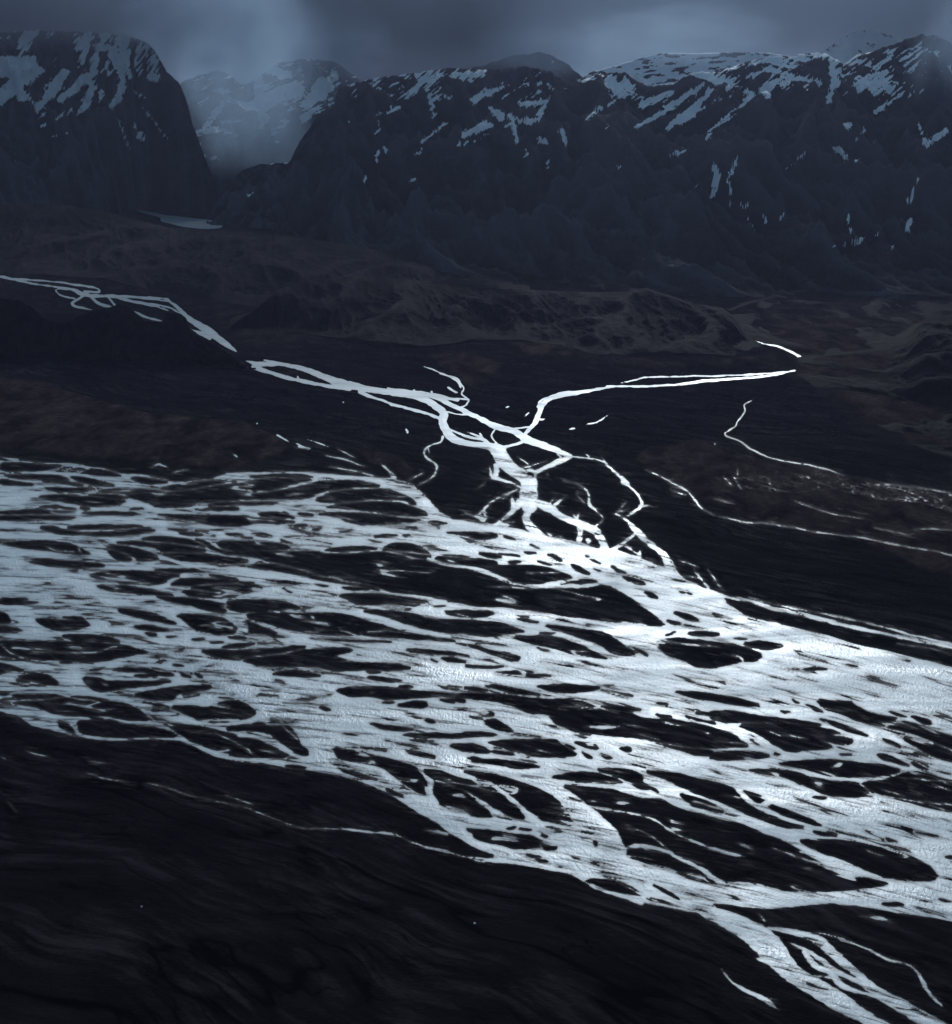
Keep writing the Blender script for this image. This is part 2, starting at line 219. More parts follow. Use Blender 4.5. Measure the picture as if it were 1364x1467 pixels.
# confluence fan
S(560,540,.25,'''0,95,28 120,110,30 220,145,30 290,195,35 305,215,45 290,260,45 320,320,45 370,365,40 460,385,30 560,395,40 620,420,80 640,470,85 680,520,75 760,570,75 800,600,75;
0,72,14 120,92,22 250,112,26 330,150,26 400,185,26 500,235,28 600,285,35 700,310,35 780,365,45 900,400,34 1030,455,25;250,115,12 400,125,9 450,130,8 430,160,8 390,175,10;300,125,6 350,165,14;280,-20,5 380,3,6 400,40,7 420,65,6 395,95,7 440,130,7;330,60,4 380,90,5;
320,200,8 380,212,8 440,215,6;600,300,9 575,340,9 600,370,9 630,400,9;650,405,18 740,380,14 780,360,14;340,305,12 440,345,14 530,355,16 570,385,14;430,315,4 520,345,9;510,325,12 525,350,12;0,160,12 60,172,10 200,210,12 275,235,18;
1030,455,26 960,490,30 880,525,22 800,560,28;950,435,8 975,460,12;800,560,70 790,620,95 785,680,110 790,740,90;740,720,50 690,780,24 640,820,20 600,855,30;790,760,45 770,820,48 810,875,55 860,930,70;
570,515,10 565,570,16 600,580,22 700,610,15 760,640,15;610,510,34 598,560,30;720,645,14 620,690,12 560,730,12 505,800,20;640,700,6 690,660,8;430,780,6 490,800,8;500,800,30 540,815,30;540,760,16 550,800,16 540,820,20;690,680,10 700,740,30;830,720,50 900,750,55 980,800,36 1080,840,44 1180,890,50;
900,740,12 940,690,8;920,745,16 1000,690,10;985,595,5 1060,610,6 1120,640,8 1140,690,10 1130,720,18 1180,770,10 1215,800,12 1210,830,10 1170,855,10;1060,665,6 1110,720,8;
300,340,14 290,375,8 220,390,6 185,430,12 195,460,12 260,500,12 262,550,14 220,590,10 150,622,12;215,400,7 220,440,7;180,550,8 110,590,7;500,640,8 540,605,8;730,460,5 790,500,8;750,525,7 900,485,5;1120,275,6 1180,265,7 1250,220,5;1020,300,5 1055,295,6;650,178,4 680,168,5;
1030,455,9 1150,470,8 1220,485,12 1240,510,12 1280,540,14 1350,610,34;1210,465,6 1240,505,8;1120,445,4 1140,460,4;85,300,7 95,315,9;700,298,10 800,285,10;760,325,16 830,270,24 850,220,30 862,170,30 900,125,22 950,105,34 1070,92,26 1160,75,12 1300,54,10;840,170,8 860,130,10 930,110,8;850,245,5 890,242,6;770,230,4 800,200,4;1080,780,10 1060,830,30;640,840,26 700,850,10;655,830,8 700,830,8''')
S(682,640,.25,'''840,200,34 870,225,14 930,270,14 962,335,22 880,390,14 845,407,10;960,340,7 1000,335,6;795,385,8 850,410,14 920,480,42 980,540,34 1080,620,36 1110,690,60;800,382,7 860,318,8;800,375,5 880,358,5;910,500,14 860,545,16 780,585,26;860,565,20 920,610,6;940,600,16 930,640,36;
870,288,8;600,470,30 590,540,36;650,475,30 720,520,44 735,570,50;590,470,24 680,460,30 700,500,30;560,395,14 600,430,24;630,530,14 650,545,30;400,490,6 430,510,12;470,510,9 500,520,6;150,440,10 210,430,8;1160,650,5 1200,660,6;1210,665,5 1280,692,8;1170,738,8 1280,750,9;1250,700,8 1290,750,12 1330,810,20;1330,700,8 1380,770,10;1140,700,16 1180,760,26;1364,760,10 1420,820,14;
1070,170,7 1130,210,10 1200,240,10 1250,300,14 1300,360,10 1364,392,8;1115,248,6 1200,278,7;975,132,4 1060,165,4;410,158,10 412,160,10;1390,400,8 1544,435,8 1714,442,8 1964,490,9 2214,525,10 2464,575,8 2614,595,8 2728,625,10 2900,670,10;1824,320,4 1964,360,7 2044,385,5 2194,410,6;2284,465,6 2494,510,5;2514,472,5 2600,468,6 2728,482,6;1364,298,6 1470,322,7;1740,450,5 1830,465,6''')
S(1023,480,.25,'''220,370,4 165,400,5 180,440,5 130,490,5 120,530,5 40,570,5 150,610,5 200,645,7 350,715,6 500,740,5 640,765,5 740,805,4;130,770,8 132,810,10;50,815,5 110,865,9;110,820,5 160,880,6;0,625,8 10,628,6;1000,855,5 1200,880,9 1364,905,14''')
S(1023,860,.25,'''130,-10,14 260,22,20 400,58,24 560,95,22 700,132,26 860,168,20 1000,196,20 1200,235,26 1364,268,30 1600,310,30;200,-12,6 300,10,9 500,58,12 750,100,12 900,135,12 1000,160,14 1150,205,16 1364,250,12 1600,300,10;1050,248,5 1200,270,8 1364,305,8;60,-20,20 140,0,14;0,-30,20 60,5,20''')
S(0,380,.25,'''-200,30,14 0,62,14 80,80,14 200,108,10 300,120,10 420,140,16 460,165,26 520,175,20 640,175,16 760,205,18 900,235,10 980,265,12;80,75,6 340,95,8 430,115,12 560,130,12 570,155,12 480,150,12;480,175,12 410,215,14 430,235,14 530,260,14;400,140,8 310,135,8 340,175,8 430,190,9;520,180,16 570,225,18 640,240,14;620,185,12 660,235,14;
560,170,8 700,178,20 960,190,8;960,190,12 1050,270,22 1100,320,34 1200,380,46 1250,420,36 1364,500,22;790,185,12 970,205,8;770,205,8 960,235,9 1040,275,8;760,262,16 840,300,12 940,320,14;1090,362,24 1200,415,26''')
S(341,480,.25,'''40,148,12 120,168,26 250,165,20 400,200,28 500,240,36 580,275,55 700,300,36 850,325,34 1000,350,34 1100,380,34 1170,430,36;150,145,5 260,165,8;90,180,30 240,235,18 400,270,22 500,290,18 640,305,24;340,235,10 350,260,10;700,325,26 800,365,14 900,405,12 1050,440,14 1150,475,16;540,240,10 700,285,10;640,262,6 760,300,8;860,305,5 1000,325,14 1100,345,28 1260,370,16;1010,318,14 1012,322,14;1110,328,12 1112,332,12;
215,568,6 240,580,9 290,612,6;330,620,6 370,640,10 400,652,8;400,600,5 520,640,5;110,505,6 115,512,7;965,545,9 970,560,10;600,385,6 612,388,6;800,160,3;1040,170,4 1200,230,4 1260,265,9 1275,300,10;1200,300,4 1250,330,5''')
S(0,0,1,'''869,554,2.6 920,553,2.6 982,551,3 1013,546,4.5 1060,541,3 1100,539,2.8 1139,531,3;889,549,2 926,540,2 997,540,2.2 1100,535,2.6 1139,531,2;1156,520,8 1141,509,3.5 1115,497,2.8 1090,490,2.6 1064,485,2.4''')
STR = [s for s in STR if len(s) > 1]
LAKE = P('185,299 215,303 235,308 265,311 300,315 320,319 318,327 290,328 262,325 250,322 228,317 232,312 200,304')

SUN_E, SKY_S, EXPO, SKY_K = 3.4, 0.05, 0.0, .30

# ------------------------------------------------------------------ fields on the plain
def axis_in(a0, a1, lo, hi, fine, coarse):
    l = np.arange(a0, lo, coarse); m = np.arange(lo, hi, fine); r = np.arange(hi, a1+coarse, coarse)
    return np.concatenate([l, m, r])
GX = axis_in(-420, 1800, -12, 1376, 1.36, 9.0)
GY = np.concatenate([np.arange(1760, 1480, -9.0), np.arange(1480, 385, -1.36), np.arange(385, 300, -2.0),
                     np.arange(300, 186, -6.0)])
PX, PY = np.meshgrid(GX, GY)
NR, NC = PX.shape
WXm, WYm = ground_xy(PX, PY)
# flow coordinates: along and across the current
def flow_v(x, y): return y-(.03*x+.125*x*x/1364)
FV = flow_v(PX, PY)
qx = PX+1.8*fbm(PX/26, PY/11, 3, 5)+2.6*fbm(PX/90, PY/45, 2, 6)
qy = PY+.9*fbm(PX/24, PY/9, 3, 7)+1.4*fbm(PX/80, PY/40, 2, 8)

def window(pts, pad):
    xs = [p[0] for p in pts]; ys = [p[1] for p in pts]
    c0 = np.searchsorted(GX, min(xs)-pad); c1 = np.searchsorted(GX, max(xs)+pad)
    yy = -GY
    r0 = np.searchsorted(yy, -(max(ys)+pad)); r1 = np.searchsorted(yy, -(min(ys)-pad))
    return slice(r0, r1), slice(c0, c1)
def sd_poly(pts, x, y):
    """signed distance, positive inside"""
    d = np.full(x.shape, 1e9); inside = np.zeros(x.shape, bool)
    n = len(pts)
    for i in range(n):
        ax, ay = pts[i]; bx, by = pts[(i+1) % n]
        ex, ey = bx-ax, by-ay; L = ex*ex+ey*ey+1e-12
        t = np.clip(((x-ax)*ex+(y-ay)*ey)/L, 0, 1)
        d = np.minimum(d, (x-ax-t*ex)**2+(y-ay-t*ey)**2)
        if ay != by:
            c = ((ay > y) != (by > y)) & (x < ex*(y-ay)/ey+ax)
            inside ^= c
    d = np.sqrt(d)
    return np.where(inside, d, -d)
def sd_stroke(pts, x, y):
    f = np.full(x.shape, -1e9)
    for i in range(len(pts)-1):
        ax, ay, aw = pts[i]; bx, by, bw = pts[i+1]
        ex, ey = bx-ax, by-ay; L = ex*ex+ey*ey+1e-9
        t = np.clip(((x-ax)*ex+(y-ay)*ey)/L, 0, 1)
        f = np.maximum(f, (aw+(bw-aw)*t)/2-np.sqrt((x-ax-t*ex)**2+(y-ay-t*ey)**2))
    return f

F = np.full(PX.shape, -60.0)
belt = chaikin(BELT, True, 1)
sl = window(belt, 30)
# belt: long outline, worked in column blocks so each block only meets nearby edges
sub = sd_poly(BELT, qx[sl], qy[sl]); sub_belt = sub
F[sl] = np.maximum(F[sl], sub)
# off-frame parts of the belt get bars of their own from stretched noise
edge = np.clip(np.maximum(-5-PX, PX-1370)/60, 0, 1)
off = 10-26*np.abs(fbm(PX/150, FV/22, 3, 77))-4
F = np.where(edge > 0, np.minimum(F, np.where(off < 3, 22*(.22-fbm(PX/150, FV/20, 3, 78)), 20)*1.0+(1-edge)*20), F)
for isl in ISL:
    p = chaikin(isl, True, 1)
    sl = window(p, 24)
    if sl[0].start >= sl[0].stop or sl[1].start >= sl[1].stop: continue
    sd = sd_poly(p, qx[sl], qy[sl])
    # bars keep slightly ragged tails
    F[sl] = np.minimum(F[sl], -sd-.85)
def near_other(x, y, w, k):
    for j, s2 in enumerate(STR):
        if j == k: continue
        for i in range(len(s2)-1):
            ax, ay, aw = s2[i]; bx, by, bw = s2[i+1]
            ex, ey = bx-ax, by-ay
            t = min(1, max(0, ((x-ax)*ex+(y-ay)*ey)/(ex*ex+ey*ey+1e-9)))
            if math.hypot(x-ax-t*ex, y-ay-t*ey) < max(aw, bw)/2+w/2+1.5: return True
    X1 = np.array([[x]]); Y1 = np.array([[y]])
    if sd_poly(BELT, X1, Y1)[0, 0] < -w/2-1: return False
    for p in ISL:
        if min(a[0] for a in p) < x < max(a[0] for a in p) and sd_poly(p, X1, Y1)[0, 0] > 1: return False
    return True
for k_, st in enumerate(STR):
    st = list(st)
    for e, nb in ((0, 1), (-1, -2)):
        if st[e][2] < 9 and not near_other(st[e][0], st[e][1], st[e][2], k_):
            a, b = st[e], st[nb]
            mid = (a[0]*.55+b[0]*.45, a[1]*.55+b[1]*.45, (a[2]+b[2])/2)
            st[e] = (a[0], a[1], .3)
            if e == 0: st.insert(1, mid)
            else: st.insert(-1, mid)
    sl = window([(a, b) for a, b, c in st], 30)
    if sl[0].start >= sl[0].stop or sl[1].start >= sl[1].stop: continue
    p = chaikin(st, False, 2) if len(st) > 2 else st
    f = sd_stroke(p, qx[sl], qy[sl])
    # half-dry reaches break up a little
    wn = fbm(PX[sl]/13, PY[sl]/8, 3, 19)
    F[sl] = np.maximum(F[sl], f+.15+wn*.22*min(5, max(c for a, b, c in st)))
# speckled shallow pools on the far right flat
spk = sd_poly(P('1050,681 1085,680 1150,678 1213,683 1261,693 1320,702 1400,713 1400,738 1364,735 1323,722 1248,716 1198,702 1148,706 1110,707 1073,700'), PX, PY)
n = fbm(PX/7, (PY-.19*PX)/1.7, 3, 41)
n2 = fbm(PX/40, (PY-.19*PX)/9, 2, 42)
F = np.maximum(F, np.where(spk > -2, (n+.7*n2-.27-.20*sstep(1364, 1050, PX))*6, -50))
# thin slivers, notches and shoals that follow the current
st1 = fbm(PX/34, FV/3.2, 4, 11)
st2 = fbm(PX/90, FV/9, 4, 12)
inb = sstep(640, 700, PY)
F = F+((.7*fbm(PX/11, FV/3.8, 3, 14)+.8*fbm(PX/26, FV/8, 2, 15)*inb)*np.where(F < 0, .6, 1)-.35)*np.exp(-(F/7)**2)
F = F+inb*((2.4*st1-.35)*np.exp(-(F/5.5)**2)*np.where(F < 0, .55, 1)+.6*fbm(PX/14, FV/2.8, 2, 18)*np.exp(-(F/3.5)**2))
shoal = st2+.45*st1
F = np.where((F > 3) & (PY > 660), np.minimum(F, 3.2+30*(.31-shoal)), F)
# hair-thin threads of water over the bars, and thin bars inside the wide channels
bsl = window(belt, 30)
inside = np.zeros_like(PX); inside[bsl] = (sub_belt > 0)
nf = fbm(PX/120, FV/13, 3, 71); mk = fbm(PX/70, FV/30, 2, 72)
F_wide = F.copy()
F = np.where((inside > 0) & (F < 0), np.maximum(F, 1.1-np.abs(nf)*17-18*np.clip(.30-mk, 0, 5)), F)
nf2 = fbm(PX/150, FV/11, 3, 73); mk2 = fbm(PX/80, FV/26, 2, 74)+.25*sstep(900, 300, PX)-.15
F = np.where((PY > 660) & (F > 1), np.minimum(F, np.abs(nf2)*15-1.1+30*np.clip(.14-mk2, 0, 5)), F)
F = F+.22*sstep(700, 640, PY)*(F > -2)
# lake
sl = window(LAKE, 20)
F[sl] = np.maximum(F[sl], sd_poly(chaikin(LAKE, True, 2), PX[sl], PY[sl]))

# one light smoothing pass so that hairline features stay continuous on the sheet
Fb = F
for ax_ in (0, 1):
    Fb = .25*np.roll(Fb, 1, ax_)+.5*Fb+.25*np.roll(Fb, -1, ax_)
F = F+(Fb-F)*.6*sstep(640, 690, PY)
# ---- ground sheet
depth = np.where(F > 0, -np.minimum(.10*F, 1.0), .55*(1-np.exp(np.clip(F, -60, 0)/5.5)))
relief = np.zeros_like(PX)
wx = WXm/1.0; wy = WYm/1.0
# old dry braids of the sand plain, laid along the valley
wa = 85*fbm(wx/420, wy/420, 3, 21); wb = 85*fbm(wx/380, wy/380, 3, 26)
rotx = (wx+wa)*.80-(wy+wb)*.60; roty = (wx+wa)*.60+(wy+wb)*.80
L1 = np.exp(-np.abs(fbm(rotx/330, roty/75, 4, 22))/.022)*sstep(-.25, .15, fbm(rotx/300, roty/90, 2, 29))
L2 = np.exp(-np.abs(fbm((rotx+40*fbm(wx/90, wy/90, 2, 27))/120, roty/24, 4, 23))/.035)*sstep(-.2, .25, fbm(rotx/150, roty/60, 2, 30))
feather = fbm(rotx/70, roty/10, 5, 31, .62)
swell = fbm(rotx/260, roty/60, 4, 32)
dryw = np.clip(-F/5, 0, 1)*sstep(480, 640, PY)
relief += dryw*(.6*swell+.4*feather-.9*L1-.45*L2)
dryc = np.clip(.40+.55*feather*np.clip(.8+2*swell, .15, 1.6)+.22*swell-.55*L1-.38*L2, 0, 1)
wet = np.clip(.62*np.exp(np.clip(F, -60, 0)/.7)+np.clip(st1*3.6-.75, 0, 1)*np.exp(np.clip(F, -60, 0)/6)*.42, 0, 1)*(F < 3)*sstep(600, 720, PY)
relief += np.clip(-F/12, 0, 1)*(fbm(wx/420, wy/420, 3, 24)*1.2+.2)
# old terraces: brown, grown-over ground standing a little above the sand
TERR = [('-500,560 0,541 60,548 120,566 200,588 290,602 350,606 400,628 428,646 400,655 330,676 240,672 160,664 90,655 0,648 -500,625', 4.0),
        ('498,642 540,645 572,655 592,672 596,684 578,686 552,676 520,660', 3.0),
        ('930,640 1000,632 1080,655 1200,676 1364,712 1800,800 1800,900 1364,828 1300,812 1240,778 1150,765 1060,738 985,712 950,690 905,660', 2.0),
        ('840,520 930,515 1085,515 1092,523 1040,530 930,534 868,526', 9.0),
        ('722,487 760,484 800,488 830,500 856,512 800,515 740,512', 3.0),
        ('610,505 680,505 720,520 700,545 668,560 640,530', 2.0)]
veg = np.zeros_like(PX)
TERR += [('1092,430 1900,430 1900,660 1364,655 1240,610 1165,550 1096,522', 0.0), ('-400,385 0,392 150,405 300,428 420,452 600,470 360,500 240,432 0,398 -400,390', 0.0)]
for k, (t, hh) in enumerate(TERR):
    pts = P(t)
    sl = window(pts, 20)
    wob = 5*fbm(PX[sl]/60, PY[sl]/18, 3, 50+k)
    sd = sd_poly(pts, PX[sl], PY[sl])+wob
    m = sstep(-2.5, 5, sd) if hh > 0 else sstep(-14, 26, sd+8*fbm(PX[sl]/50, PY[sl]/14, 4, 90+k))
    veg[sl] = np.maximum(veg[sl], m)
    relief[sl] += np.where(F[sl] < -1, 1, 0)*hh*sstep(-1, 4, sd)*np.clip(-F[sl]/5, 0, 1)
relief += veg*(1.3*fbm(wx/80, wy/240, 4, 61)+.6*ridged(wx/70, wy/160, 3, 62))*np.clip(-F/5, 0, 1)
Z = depth+np.where(F < 0, np.maximum(relief, -.6*depth), relief)
# the plain bends gently up towards the far valley sides
def mesh_grid(name, X, Y, Zz, mask=None, attrs=None, flip=False):
    nr, nc = X.shape
    idx = np.arange(nr*nc).reshape(nr, nc)
    a, b, c, d = idx[:-1, :-1], idx[:-1, 1:], idx[1:, 1:], idx[1:, :-1]
    q = np.stack([b, c, d, a], -1)          # split along the current so slanting shores stay smooth
    if mask is not None:
        mm = mask[:-1, :-1] | mask[:-1, 1:] | mask[1:, 1:] | mask[1:, :-1]
        q = q[mm]
    q = q.reshape(-1, 4)
    if flip: q = q[:, ::-1]
    used = np.zeros(nr*nc, bool); used[q.ravel()] = True
    remap = np.cumsum(used)-1
    q = remap[q]
    co = np.stack([X.ravel()[used], Y.ravel()[used], Zz.ravel()[used]], -1).astype(np.float32)
    me = bpy.data.meshes.new(name)
    me.vertices.add(len(co)); me.vertices.foreach_set('co', co.ravel())
    me.loops.add(q.size); me.loops.foreach_set('vertex_index', q.ravel().astype(np.int32))
    me.polygons.add(len(q)); me.polygons.foreach_set('loop_start', np.arange(0, q.size, 4, dtype=np.int32))
    me.update(calc_edges=True)
    me.polygons.foreach_set('use_smooth', np.ones(len(q), bool))
    for k, v in (attrs or {}).items():
        at = me.attributes.new(k, 'FLOAT', 'POINT'); at.data.foreach_set('value', v.ravel()[used].astype(np.float32))
    me.validate()
    return me
def link(name, me, mat, kind='structure', label=None, category=None, group=None):
    o = bpy.data.objects.new(name, me); bpy.context.scene.collection.objects.link(o)
    if mat: me.materials.append(mat)
    if kind: o['kind'] = kind
    if label: o['label'] = label
    if category: o['category'] = category
    if group: o['group'] = group
    return o

# ------------------------------------------------------------------ materials
def newmat(name):
    m = bpy.data.materials.new(name); m.use_nodes = True
    nt = m.node_tree; nt.nodes.clear()
    out = nt.nodes.new('ShaderNodeOutputMaterial'); bs = nt.nodes.new('ShaderNodeBsdfPrincipled')
    nt.links.new(bs.outputs[0], out.inputs[0])
    return m, nt, bs
def N(nt, t, **kw):
    n = nt.nodes.new(t)
    for k, v in kw.items():
        if k.startswith('_'): n.inputs[k[1:].replace('_', ' ')].default_value = v
        else: setattr(n, k, v)
    return n
def mixc(nt, fac, a, b):
    n = nt.nodes.new('ShaderNodeMix'); n.data_type = 'RGBA'
    for s, v in ((0, fac), (6, a), (7, b)):
        if isinstance(v, bpy.types.NodeSocket): nt.links.new(v, n.inputs[s])
        elif s == 0: n.inputs[0].default_value = v
        else: n.inputs[s].default_value = (*v, 1)
    return n.outputs[2]
def mathn(nt, op, a, b=None, clamp=False):
    n = nt.nodes.new('ShaderNodeMath'); n.operation = op; n.use_clamp = clamp
    for s, v in ((0, a), (1, b)):
        if v is None: continue
        if isinstance(v, bpy.types.NodeSocket): nt.links.new(v, n.inputs[s])
        else: n.inputs[s].default_value = v
    return n.outputs[0]
def ramp(nt, src, lo, hi):
    n = nt.nodes.new('ShaderNodeMapRange'); n.clamp = True
    nt.links.new(src, n.inputs[0]); n.inputs[1].default_value = lo; n.inputs[2].default_value = hi
    return n.outputs[0]
def noise(nt, scale, detail=5, rough=.55, mscale=(1, 1, 1), rot=0, dist=0):
    g = nt.nodes.new('ShaderNodeNewGeometry')
    mp = nt.nodes.new('ShaderNodeMapping'); mp.inputs['Scale'].default_value = mscale; mp.inputs['Rotation'].default_value = (0, 0, rot)
    nt.links.new(g.outputs['Position'], mp.inputs[0])
    n = nt.nodes.new('ShaderNodeTexNoise'); n.inputs['Scale'].default_value = scale; n.inputs['Detail'].default_value = detail
    n.inputs['Roughness'].default_value = rough; n.inputs['Distortion'].default_value = dist
    nt.links.new(mp.outputs[0], n.inputs['Vector'])
    return n.outputs[0]
def attr(nt, name):
    n = nt.nodes.new('ShaderNodeAttribute'); n.attribute_name = name; return n.outputs['Fac']
def bump(nt, bs, h, dist, strength=1.0):
    b = nt.nodes.new('ShaderNodeBump'); b.inputs['Distance'].default_value = dist; b.inputs['Strength'].default_value = strength
    nt.links.new(h, b.inputs['Height']); nt.links.new(b.outputs[0], bs.inputs['Normal'])

# black volcanic sand, damp near the water, grown over with moss and dead grass on the terraces
m_ground, nt, bs = newmat('black_sand')
sand = mixc(nt, ramp(nt, noise(nt, .012, 6, .6, (1, 2.6, 1), .35), .35, .68), (.0048, .0042, .0056), (.0092, .0080, .0098))
sand = mixc(nt, mathn(nt, 'MULTIPLY', ramp(nt, noise(nt, .05, 5, .65, (.35, 1.8, 1), .38, .6), .58, .80), .45), sand, (.0150, .0132, .0165))
grass = mixc(nt, ramp(nt, noise(nt, .02, 7, .65, (.9, .45, 1), .1, .6), .40, .70), (.0060, .0046, .0056), (.046, .033, .0325))
grass = mixc(nt, ramp(nt, noise(nt, .09, 4, .6), .45, .7), grass, (.012, .0092, .0100))
dr = mathn(nt, 'ADD', attr(nt, 'dry'), mathn(nt, 'MULTIPLY', mathn(nt, 'SUBTRACT', noise(nt, .45, 4, .7, (.5, 1.2, 1), .64), .5), .55))
sand = mixc(nt, mathn(nt, 'MULTIPLY', ramp(nt, dr, .36, .70), .95), sand, (.0215, .0190, .0215))
sand = mixc(nt, mathn(nt, 'MULTIPLY', ramp(nt, dr, .30, .05), .85), sand, (.0016, .0014, .0022))
col = mixc(nt, attr(nt, 'veg'), sand, grass)
nt.links.new(col, bs.inputs['Base Color'])
wet_ = attr(nt, 'wet')
nt.links.new(mathn(nt, 'SUBTRACT', 1.0, mathn(nt, 'MULTIPLY', wet_, .45)), bs.inputs['Roughness'])
nt.links.new(mathn(nt, 'MULTIPLY', wet_, .34), bs.inputs['Specular IOR Level'])
bump(nt, bs, noise(nt, .16, 6, .65, (.6, 1.3, 1), .6, .8), 1.2)

# silty glacial water
m_water, nt, bs = newmat('glacial_water')
silt = attr(nt, 'silt')
wc = mixc(nt, ramp(nt, noise(nt, .012, 5, .6, (.4, 1.7, 1), .25, 1.2), .35, .7), (.33, .38, .41), (.45, .50, .53))
wc = mixc(nt, silt, wc, (.08, .085, .095))
nt.links.new(wc, bs.inputs['Base Color'])
bs.inputs['Roughness'].default_value = .55
bs.inputs['IOR'].default_value = 1.33
rip = noise(nt, .36, 2, .5, (1.0, .42, 1), .25, .5)
big = noise(nt, .045, 4, .6, (.25, 1.5, 1), .55, .5)
h = mathn(nt, 'ADD', mathn(nt, 'MULTIPLY', rip, attr(nt, 'rough')), mathn(nt, 'MULTIPLY', big, .5))
bump(nt, bs, h, .75)
nt.links.new(mathn(nt, 'ADD', .41, mathn(nt, 'MULTIPLY', ramp(nt, noise(nt, .008, 5, .62, (.45, 1.6, 1), .5, 1.0), .32, .68), .25)), bs.inputs['Roughness'])
nt.links.new(mathn(nt, 'SUBTRACT', .5, mathn(nt, 'MULTIPLY', silt, .42)), bs.inputs['Specular IOR Level'])

def rock_mat(name, c1, c2, c3, s=1.0):
    m, nt, bs = newmat(name)
    col = mixc(nt, ramp(nt, noise(nt, .006*s, 7, .65, (1, 1, 2.2)), .35, .66), c1, c2)
    col = mixc(nt, mathn(nt, 'MULTIPLY', ramp(nt, noise(nt, .016*s, 6, .7), .5, .75), .7), col, c3)
    sc_ = attr(nt, 'scree_shade')  # scree and outcrop tones that also paint in relief shading the light lacks
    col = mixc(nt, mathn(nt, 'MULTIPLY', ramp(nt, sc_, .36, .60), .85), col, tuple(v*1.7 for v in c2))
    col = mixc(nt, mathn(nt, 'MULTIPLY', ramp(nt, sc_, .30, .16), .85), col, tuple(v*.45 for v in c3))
    nt.links.new(col, bs.inputs['Base Color'])
    bs.inputs['Roughness'].default_value = 1; bs.inputs['Specular IOR Level'].default_value = .02
    bump(nt, bs, noise(nt, .03*s, 8, .7), 12/s)
    return m
m_mount = rock_mat('basalt_mountain', (.012, .0115, .016), (.034, .030, .036), (.005, .005, .007))
m_hill = rock_mat('moorland_hill', (.0060, .0050, .0062), (.0105, .0082, .0092), (.0042, .0037, .0046), 1.0)
m_crag = rock_mat('dark_crag', (.0024, .0022, .0030), (.0060, .0050, .0058), (.032, .025, .024), 1.6)
m_snow, nt, bs = newmat('old_snow')
nt.links.new(mixc(nt, ramp(nt, noise(nt, .012, 6, .6), .35, .7), (.62, .68, .75), (.82, .86, .90)), bs.inputs['Base Color'])
bs.inputs['Roughness'].default_value = .8
bump(nt, bs, noise(nt, .05, 4, .6), 3)

# ------------------------------------------------------------------ ground and water objects
link('ground', mesh_grid('ground', WXm, WYm, Z, None, {'veg': veg, 'dry': dryc, 'wet': wet}), m_ground, label='black sand plain with brown grown-over terraces')
lam = fbm(PX/60, FV/2.6, 4, 91)
silt = np.clip(np.clip((shoal-.06)*3.0, 0, 1)*(.35+1.6*np.clip(lam+.25, 0, 1))+.75*np.exp(-np.clip(F, 0, 50)/1.5)+.9*np.clip(lam-.05, 0, 1), 0, 1)
silt = np.where(PY < 640, silt*.15+.38*sstep(590, 540, PY), silt); silt = np.where((PX > 1010) & (PY < 800) & (PY > 560) & (F < 3), 1.0, silt); silt = np.where(PY < 380, .55, silt)
rough = np.clip(F_wide/14, .12, 1)
LEV = np.zeros_like(PX)
wmask = (F > -4)
def water(name, sel, lab):
    link(name, mesh_grid(name, WXm, WYm, LEV, wmask & sel, {'silt': silt, 'rough': rough}), m_water, label=lab)
main = sd_poly(P('-500,640 0,640 341,668 500,668 600,688 640,726 700,742 800,762 900,782 960,800 1030,838 1060,855 1364,912 1900,1040 1900,1800 -500,1800'), PX, PY) > 0
water('braided_river', main, 'wide pale braided river crossing the black sand')
water('tributary_river', ~main & (PY > 380) & ~((PX > 1010) & (PY > 560)), 'narrow pale tributary streams joining the braided river from the far valleys')
water('stream', ~main & (PY > 560) & (PX > 1010), 'thin streams and shallow pools on the brown flat at the right')
water('lake', PY < 380, 'small grey lake below the far left mountain')

